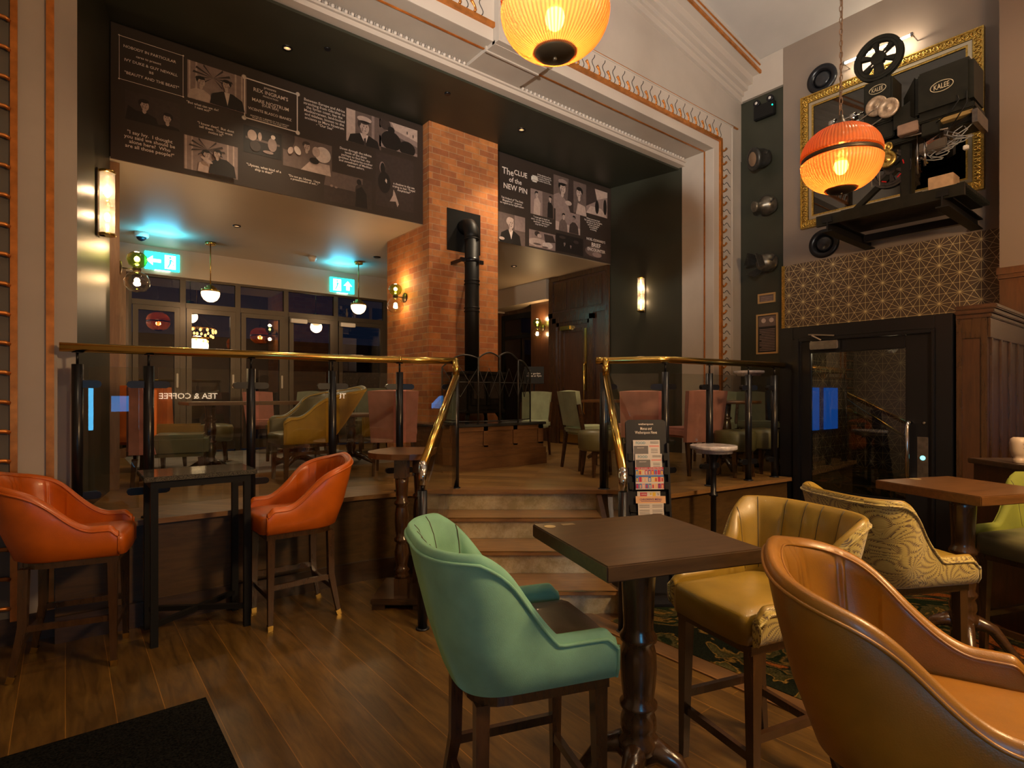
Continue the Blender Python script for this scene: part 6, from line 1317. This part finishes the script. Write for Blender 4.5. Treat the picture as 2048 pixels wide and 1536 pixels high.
for i in range(5): a = 0.5+i*1.1; c = Vector((xl_(6.565), yl_(2.12), zl_(3.82))); m.bar(c+Vector((0, 0.13*math.cos(a), 0.13*math.sin(a))), c+Vector((0, 0.13*math.cos(a+0.35), 0.13*math.sin(a+0.35))), 0.010)
m.build('red_marking', red_m, pj)
wheel(6.50, 2.11, 4.02, 0.045, gold, 'gear_wheel'); wheel(6.50, 2.12, 3.90, 0.085, gold, 'gear_wheel')
m = MB(); m.cyl((xl_(6.52), yl_(2.33), zl_(4.46)), (xl_(6.52), yl_(2.66), zl_(4.46)), 0.008); m.cyl((xl_(6.60), yl_(2.33), zl_(4.50)), (xl_(6.60), yl_(2.66), zl_(4.50)), 0.008); m.cyl((xl_(6.56), yl_(2.33), zl_(4.42)), (xl_(6.56), yl_(2.66), zl_(4.42)), 0.008); m.cyl((xl_(6.56), yl_(2.62), zl_(4.46)), (xl_(6.56), yl_(2.68), zl_(4.46)), 0.055); m.cyl((xl_(6.56), yl_(2.42), zl_(4.46)), (xl_(6.56), yl_(2.47), zl_(4.46)), 0.05); m.build('lens_carriage', chrome, pj)
m = MB(); pb(m, 6.40, 6.55, 1.83, 2.00, 4.06, 4.16, 0.006); m.build('terminal_box', rustb, pj); m = MB(); pb(m, 6.40, 6.52, 1.66, 1.80, 3.98, 4.10, 0.006); m.build('switch_box', kal, pj)
m = MB(); pb(m, 6.45, 6.70, 1.42, 1.75, 4.085, 4.12, 0.004); m.build('slide_rail', plain('worn_yellow_paint', (0.40, 0.26, 0.09), 0.5), pj); m = MB(); pb(m, 6.60, 6.68, 1.98, 2.08, 4.18, 4.27, 0.004); m.build('lamp_door', MATS['worn_yellow_paint'], pj)
m = MB(); m.box(xl_(6.42), xl_(6.78), yl_(1.38), yl_(1.42), zl_(3.98), zl_(4.10)); m.add([(xl_(6.44), yl_(1.42), zl_(4.08)), (xl_(6.8), yl_(1.42), zl_(4.08)), (xl_(6.8), yl_(1.78), zl_(3.93)), (xl_(6.44), yl_(1.78), zl_(3.93))], [(0, 1, 2, 3)]); m.build('drip_tray', steel, pj)
m = MB(); rr = random.Random(9)
for k in range(6):
    y0 = 1.5+0.05*k; z0_ = 4.0; pts = [(xl_(6.48+0.02*k), yl_(y0+0.08*math.sin(i*0.9+k)), zl_(z0_-0.20*math.sin(i/12*PI)*(0.6+0.1*k))) for i in range(13)]; m.tube(pts, 0.005, 6)
m.build('hanging_cable', plain('grey_cable', (0.28, 0.27, 0.26), 0.4), pj)
m = MB(); m.tube([(xl_(6.39), yl_(1.52), zl_(4.26)), (xl_(6.36), yl_(1.50), zl_(4.2)), (xl_(6.36), yl_(1.56), zl_(4.12)), (xl_(6.40), yl_(1.68), zl_(4.07))], 0.005, 6); m.tube([(xl_(6.39), yl_(1.45), zl_(4.27)), (xl_(6.35), yl_(1.44), zl_(4.15)), (xl_(6.40), yl_(1.56), zl_(4.0))], 0.005, 6); m.build('black_cable', blackm, pj)
m = MB(); m.cyl((xl_(6.47), yl_(1.85), zl_(4.06)), (xl_(6.47), yl_(1.85), zl_(3.66)), 0.008); m.cyl((xl_(6.47), yl_(1.79), zl_(4.00)), (xl_(6.47), yl_(1.79), zl_(3.72)), 0.011); m.cyl((xl_(6.40), yl_(1.80), zl_(3.78)), (xl_(6.58), yl_(1.80), zl_(3.78)), 0.009); m.cyl((xl_(6.44), yl_(1.95), zl_(4.045)), (xl_(6.44), yl_(1.60), zl_(4.0)), 0.010); m.bbox(xl_(6.48), xl_(6.60), yl_(1.62), yl_(1.85), zl_(3.86), zl_(3.95), 0.008); m.build('control_rods', chrome, pj)
m = MB(); m.bbox(-0.02, 0.02, -0.02, 0.02, -0.02, 0.02, 0.006); m.v = [(v[0]+xl_(6.45), v[1]+yl_(1.47), v[2]+zl_(3.78)) for v in m.v]; m.build('white_plug', white_p, pj)
m = MB(); m.bbox(-0.10, 0.10, -0.10, 0.10, 0, 0.17, 0.004); tag(m.build('tan_box', rustb if False else plain('tan_casing', (0.40, 0.25, 0.14), 0.55, noise=0.15), None, (6.62, 1.68, 3.44)), 'tan metal box on the right of the steel projector shelf', 'box')

# dark strip: emergency light, three old stage lamps, two framed notices
XK = XR
def px_(px, py): return onX(px, py, XK-0.02)
p = px_(1530, 222); t = thing('twin_spot_light', 'black twin spot emergency light with green indicator high on the dark wall', 'light', (XK, p.y, p.z))
m = MB(); m.bbox(-0.07, 0, -0.15, 0.14, -0.10, 0.09, 0.01); m.build('case', blackm, t)
for y in (-0.09, 0.10): m = MB(); m.lathe([(0.035, -0.04), (0.045, 0.0), (0.046, 0.03), (0.04, 0.032)], (-0.04, y, 0.13), 24, M=MX); m.lathe([(0.001, 0.034), (0.038, 0.030)], (-0.04, y, 0.13), 24, mi=1, M=MX); m.build('spot_head', [black, white_p], t)
m = MB(); m.sphere((-0.075, -0.13, 0.02), 0.008); m.build('indicator', led, t)
def old_lamp(label, py, px, kind):
    p = px_(px, py); t = thing('stage_lamp', label, 'stage lamp', (XK, p.y, p.z))
    D = Vector((-0.75, 0.45, -0.15)).normalized(); M_ = rotM(D); o = Vector((-0.16, 0, 0))
    if kind == 0:
        m = MB(); m.lathe([(0.03, -0.14), (0.10, -0.11), (0.125, -0.03), (0.13, 0.06), (0.145, 0.065), (0.15, 0.10), (0.12, 0.11)], o, 36, M=M_); m.build('housing', iron, t)
        m = MB(); m.lathe([(0.115, 0.10), (0.08, 0.115), (0.001, 0.12)], o, 32, M=M_); m.build('lens', plain('old_lens', (0.20, 0.12, 0.07), 0.1), t)
    elif kind == 1:
        m = MB(); m.lathe([(0.04, -0.16), (0.10, -0.12), (0.13, -0.04), (0.12, 0.02), (0.07, 0.06), (0.055, 0.12), (0.065, 0.13), (0.07, 0.16), (0.055, 0.165)], o, 32, M=M_); m.build('housing', plain('pewter', (0.16, 0.14, 0.11), 0.35, 0.8, noise=0.3, nscale=20), t)
        m = MB(); m.lathe([(0.05, 0.155), (0.001, 0.165)], o, 24, M=M_); m.build('lens', MATS['old_lens'], t)
    else:
        m = MB(); m.lathe([(0.001, -0.15), (0.08, -0.13), (0.125, -0.07), (0.125, 0.02), (0.10, 0.08), (0.08, 0.09)], o, 32, M=M_); m.lathe([(0.03, -0.16), (0.035, -0.155), (0.02, -0.15)], o, 16, M=M_); m.build('housing', MATS['pewter'], t)
        for a in (0.3, 2.2, 4.4):
            c, s_ = math.cos(a), math.sin(a); m = MB(); U_2 = M_@Vector((c, s_, 0)); V_2 = M_@Vector((-s_, c, 0)); Z_ = M_@Vector((0, 0, 1)); b0 = o+Z_*0.08+U_2*0.09; q = [b0-V_2*0.07, b0+V_2*0.07, b0+V_2*0.10+Z_*0.13+U_2*0.06, b0-V_2*0.10+Z_*0.13+U_2*0.06]; m.add(q+[v+Z_*0.004-U_2*0.004 for v in q], [(0,1,2,3), (7,6,5,4), (0,4,5,1), (1,5,6,2), (2,6,7,3), (3,7,4,0)]); m.build('barn_door', iron, t)
    m = MB(); Y_ = M_@Vector((1, 0, 0)); Zb = M_@Vector((0, 0, 1)); up = Vector((0, 0, 1)); sd = up.cross(Zb).normalized()
    m.tube([o+sd*0.14, o+sd*0.145+Vector((0.07, 0, 0.06)), o+Vector((0.12, 0, 0.10)), o-sd*0.145+Vector((0.07, 0, 0.06)), o-sd*0.14], 0.011, 8); m.cyl(o+Vector((0.12, 0, 0.10)), (0, 0, 0.10), 0.015); m.lathe([(0.04, 0), (0.04, 0.015)], (0, 0, 0.10), 20, M=MX); m.build('yoke', iron, t)
    return t
old_lamp('round grey stage lamp with amber lens, topmost of the three on the dark wall', 322, 1530, 0)
old_lamp('small pewter stage lamp between the other two on the dark wall', 415, 1540, 1)
old_lamp('stage lamp with barn door flaps, lowest on the dark wall', 528, 1542, 2)
def notice(label, px4, nl, pic):
    q = [onX(a, b, XK-0.01) for a, b in px4]; y0_, y1_ = q[1].y, q[0].y; z0_, z1_ = (q[2].z+q[3].z)/2, (q[0].z+q[1].z)/2; hy_, hz_ = (y1_-y0_)/2, (z1_-z0_)/2
    t = thing('framed_notice', label, 'framed notice', (XK, (y0_+y1_)/2, (z0_+z1_)/2)); w_ = 0.022
    m = MB()
    for a, b, c, d in ((-hy_, hy_, -hz_, -hz_+w_), (-hy_, hy_, hz_-w_, hz_), (-hy_, -hy_+w_, -hz_+w_, hz_-w_), (hy_-w_, hy_, -hz_+w_, hz_-w_)): m.box(-0.02, 0, a, b, c, d)
    m.build('frame', plain('pale_gold_frame', (0.50, 0.33, 0.14), 0.4, 0.5) if 'pale_gold_frame' not in MATS else MATS['pale_gold_frame'], t)
    m = MB(); m.box(-0.008, 0, -hy_+w_, hy_-w_, -hz_+w_, hz_-w_, 2 if not pic else 0)
    for i in range(nl):
        z = hz_-w_-0.03-(0.16 if pic else 0)-i*0.022
        if z > -hz_+w_+0.015: m.box(-0.009, -0.008, -hy_+w_+0.02, hy_-w_-0.02-0.03*(i % 4 == 3), z-0.004, z+0.004, 3)
    if pic:
        m.box(-0.009, -0.008, -hy_+w_+0.01, hy_-w_-0.01, hz_-w_-0.15, hz_-w_-0.01, 2)
        for y in (0.05, -0.06): m.lathe([(0.035, 0.0085), (0.03, 0.0095)], (0, y, hz_-0.09), 18, mi=4, M=MX)
    m.build('print', tones, t)
notice('small gold framed notice under the stage lamps', [(1516, 588), (1551, 585), (1551, 604), (1516, 608)], 4, False)
notice('tall gold framed notice with a picture above lines of text', [(1513, 630), (1556, 625), (1556, 706), (1513, 709)], 18, True)

# condiment ledge at the right edge
ld = thing('condiment_ledge', 'dark wood condiment ledge at the right edge beside the panelled screen', 'ledge', lw(3.22, 3.62), -math.atan2(SY, CY))
m = MB(); m.bbox(-0.06, 0.5, -0.15, 0.3, 1.05, 1.085, 0.005); m.build('ledge_top', skirt, ld); m = MB(); m.box(-0.03, 0.48, -0.12, 0.28, 0, 1.05); m.build('cabinet', mahog, ld)
kb = thing('ketchup_bottle', 'upside down cream sauce bottle on the ledge at the right edge', 'sauce bottle', lw(3.235, 3.60, 1.085))
m = MB(); m.lathe([(0.030, 0), (0.033, 0.004), (0.033, 0.03), (0.028, 0.034), (0.040, 0.05), (0.046, 0.08), (0.048, 0.13), (0.044, 0.155), (0.03, 0.165), (0.001, 0.166)], (0, 0, 0), 28); m.build('bottle_body', plain('cream_plastic', (0.42, 0.31, 0.21), 0.4), kb)
vd = Vector((SY, CY, 0)); m = MB(); text_geo(m, 'HEINZ', -vd*0.050+Vector((-0.004, 0, 0.125)), (CY, -SY, 0), (0, 0, 1), width=0.04, depth=0.001); text_geo(m, 'KETCHUP', -vd*0.050+Vector((-0.004, 0, 0.10)), (CY, -SY, 0), (0, 0, 1), width=0.038, depth=0.001); m.build('label', plain('label_brown', (0.12, 0.06, 0.05), 0.6), kb)

# added fill lamps, unseen, in the hall ceiling (down-lights with their own housings)
for i, (x, y, e, c) in enumerate(((1.2, -1.6, 1, (1.0, .76, .50)), (3.6, -0.9, 1, (1.0, .76, .50)), (5.6, -1.8, 1, (1.0, .76, .50)), (5.7, 0.6, 1, (1.0, .76, .50)), (0.6, 1.6, 0.5, (1.0, .76, .50)))):
    z = slz(x)-0.02; t = thing('fill_downlight', 'round brass fill downlight added in the hall ceiling', 'downlight', (x, y, z), group='added downlights in the hall ceiling')
    m = MB(); m.lathe([(0.07, -0.01), (0.09, -0.01), (0.09, 0.06), (0.07, 0.06)], (0, 0, 0), 28, caps=False); m.build('fill_trim_ring', brass, t); m = MB(); m.lathe([(0.001, 0), (0.068, 0.0)], (0, 0, 0.01), 24); m.build('lamp', bulb, t)  # lamp disc of the added fill downlight
    l = bpy.data.lights.new('downlight', 'SPOT'); l.color = c; l.energy = 200*e; l.spot_size = math.radians(115); l.spot_blend = 0.8; l.shadow_soft_size = 0.12  # light of the added fill downlight
    o = bpy.data.objects.new('downlight', l); C.objects.link(o); o.parent = t; o.location = (0, 0, -0.06)

# unseen wall uplighters added to brighten the proscenium header and ceiling
for i, (x, y, tx, ty, tz, e) in enumerate(((-0.60, 0.4, 4.6, 4.3, 5.7, 2200), (-0.60, -2.2, 5.5, 1.0, 6.3, 330), (3.2, -4.95, 6.5, 3.0, 6.0, 330))):
    t = thing('fill_uplighter', 'added brass half bowl fill uplighter on the hall wall behind the viewer', 'wall light', (x, y, 3.0), group='added brass uplighters on the hall walls')
    m = MB(); m.lathe([(0.02, -0.10), (0.09, -0.05), (0.13, 0.02), (0.12, 0.02), (0.08, -0.04), (0.01, -0.08)], (0.0, 0.0, 0), 28, caps=False); m.build('fill_bowl', brass, t)
    l = bpy.data.lights.new('fill_uplight', 'SPOT'); l.color = (1.0, 0.93, 0.83); l.energy = e; l.spot_size = math.radians(66); l.spot_blend = 1.0; l.shadow_soft_size = 0.10
    o = bpy.data.objects.new('fill_uplight', l); C.objects.link(o); o.parent = t; o.location = (0, 0, 0.05); o.rotation_euler = Vector((0, 0, -1)).rotation_difference(Vector((tx-x, ty-y, tz-3.0)).normalized()).to_euler()
# fill spots added in the dark stage ceiling and under the balcony
for i, (x, y, z, e, c, an) in enumerate(((1.6, 5.35, 4.70, 80, (1.0, .76, .50), 100), (4.3, 5.25, 4.70, 120, (1.0, .76, .50), 100), (5.5, 6.9, ZB-.012, 60, (1.0, .76, .50), 120), (1.6, 7.3, ZB-.012, 60, (1.0, .72, .45), 130))):
    if z > 5: z = slz(x)-.012
    t = thing('stage_fill_spot', 'small recessed spotlight added to light the stage', 'downlight', (x, y, z), group='added ceiling fill spots')
    m = MB(); m.lathe([(0.032, 0.0), (0.045, 0.002), (0.045, 0.012)], (0, 0, 0), 20, caps=False); m.build('fill_trim_ring', black, t); m = MB(); m.lathe([(0.001, 0), (0.031, 0)], (0, 0, 0.008), 18); m.build('lamp', emis('fill_spot_lens', (1.0, 0.7, 0.4), 0.4) if 'fill_spot_lens' not in MATS else MATS['fill_spot_lens'], t)  # lamp disc of the added fill spot
    l = bpy.data.lights.new('spot', 'SPOT'); l.color = c; l.energy = e; l.spot_size = math.radians(an); l.spot_blend = 0.9; l.shadow_soft_size = 0.06
    o = bpy.data.objects.new('spot', l); C.objects.link(o); o.parent = t; o.location = (0, 0, -0.03)
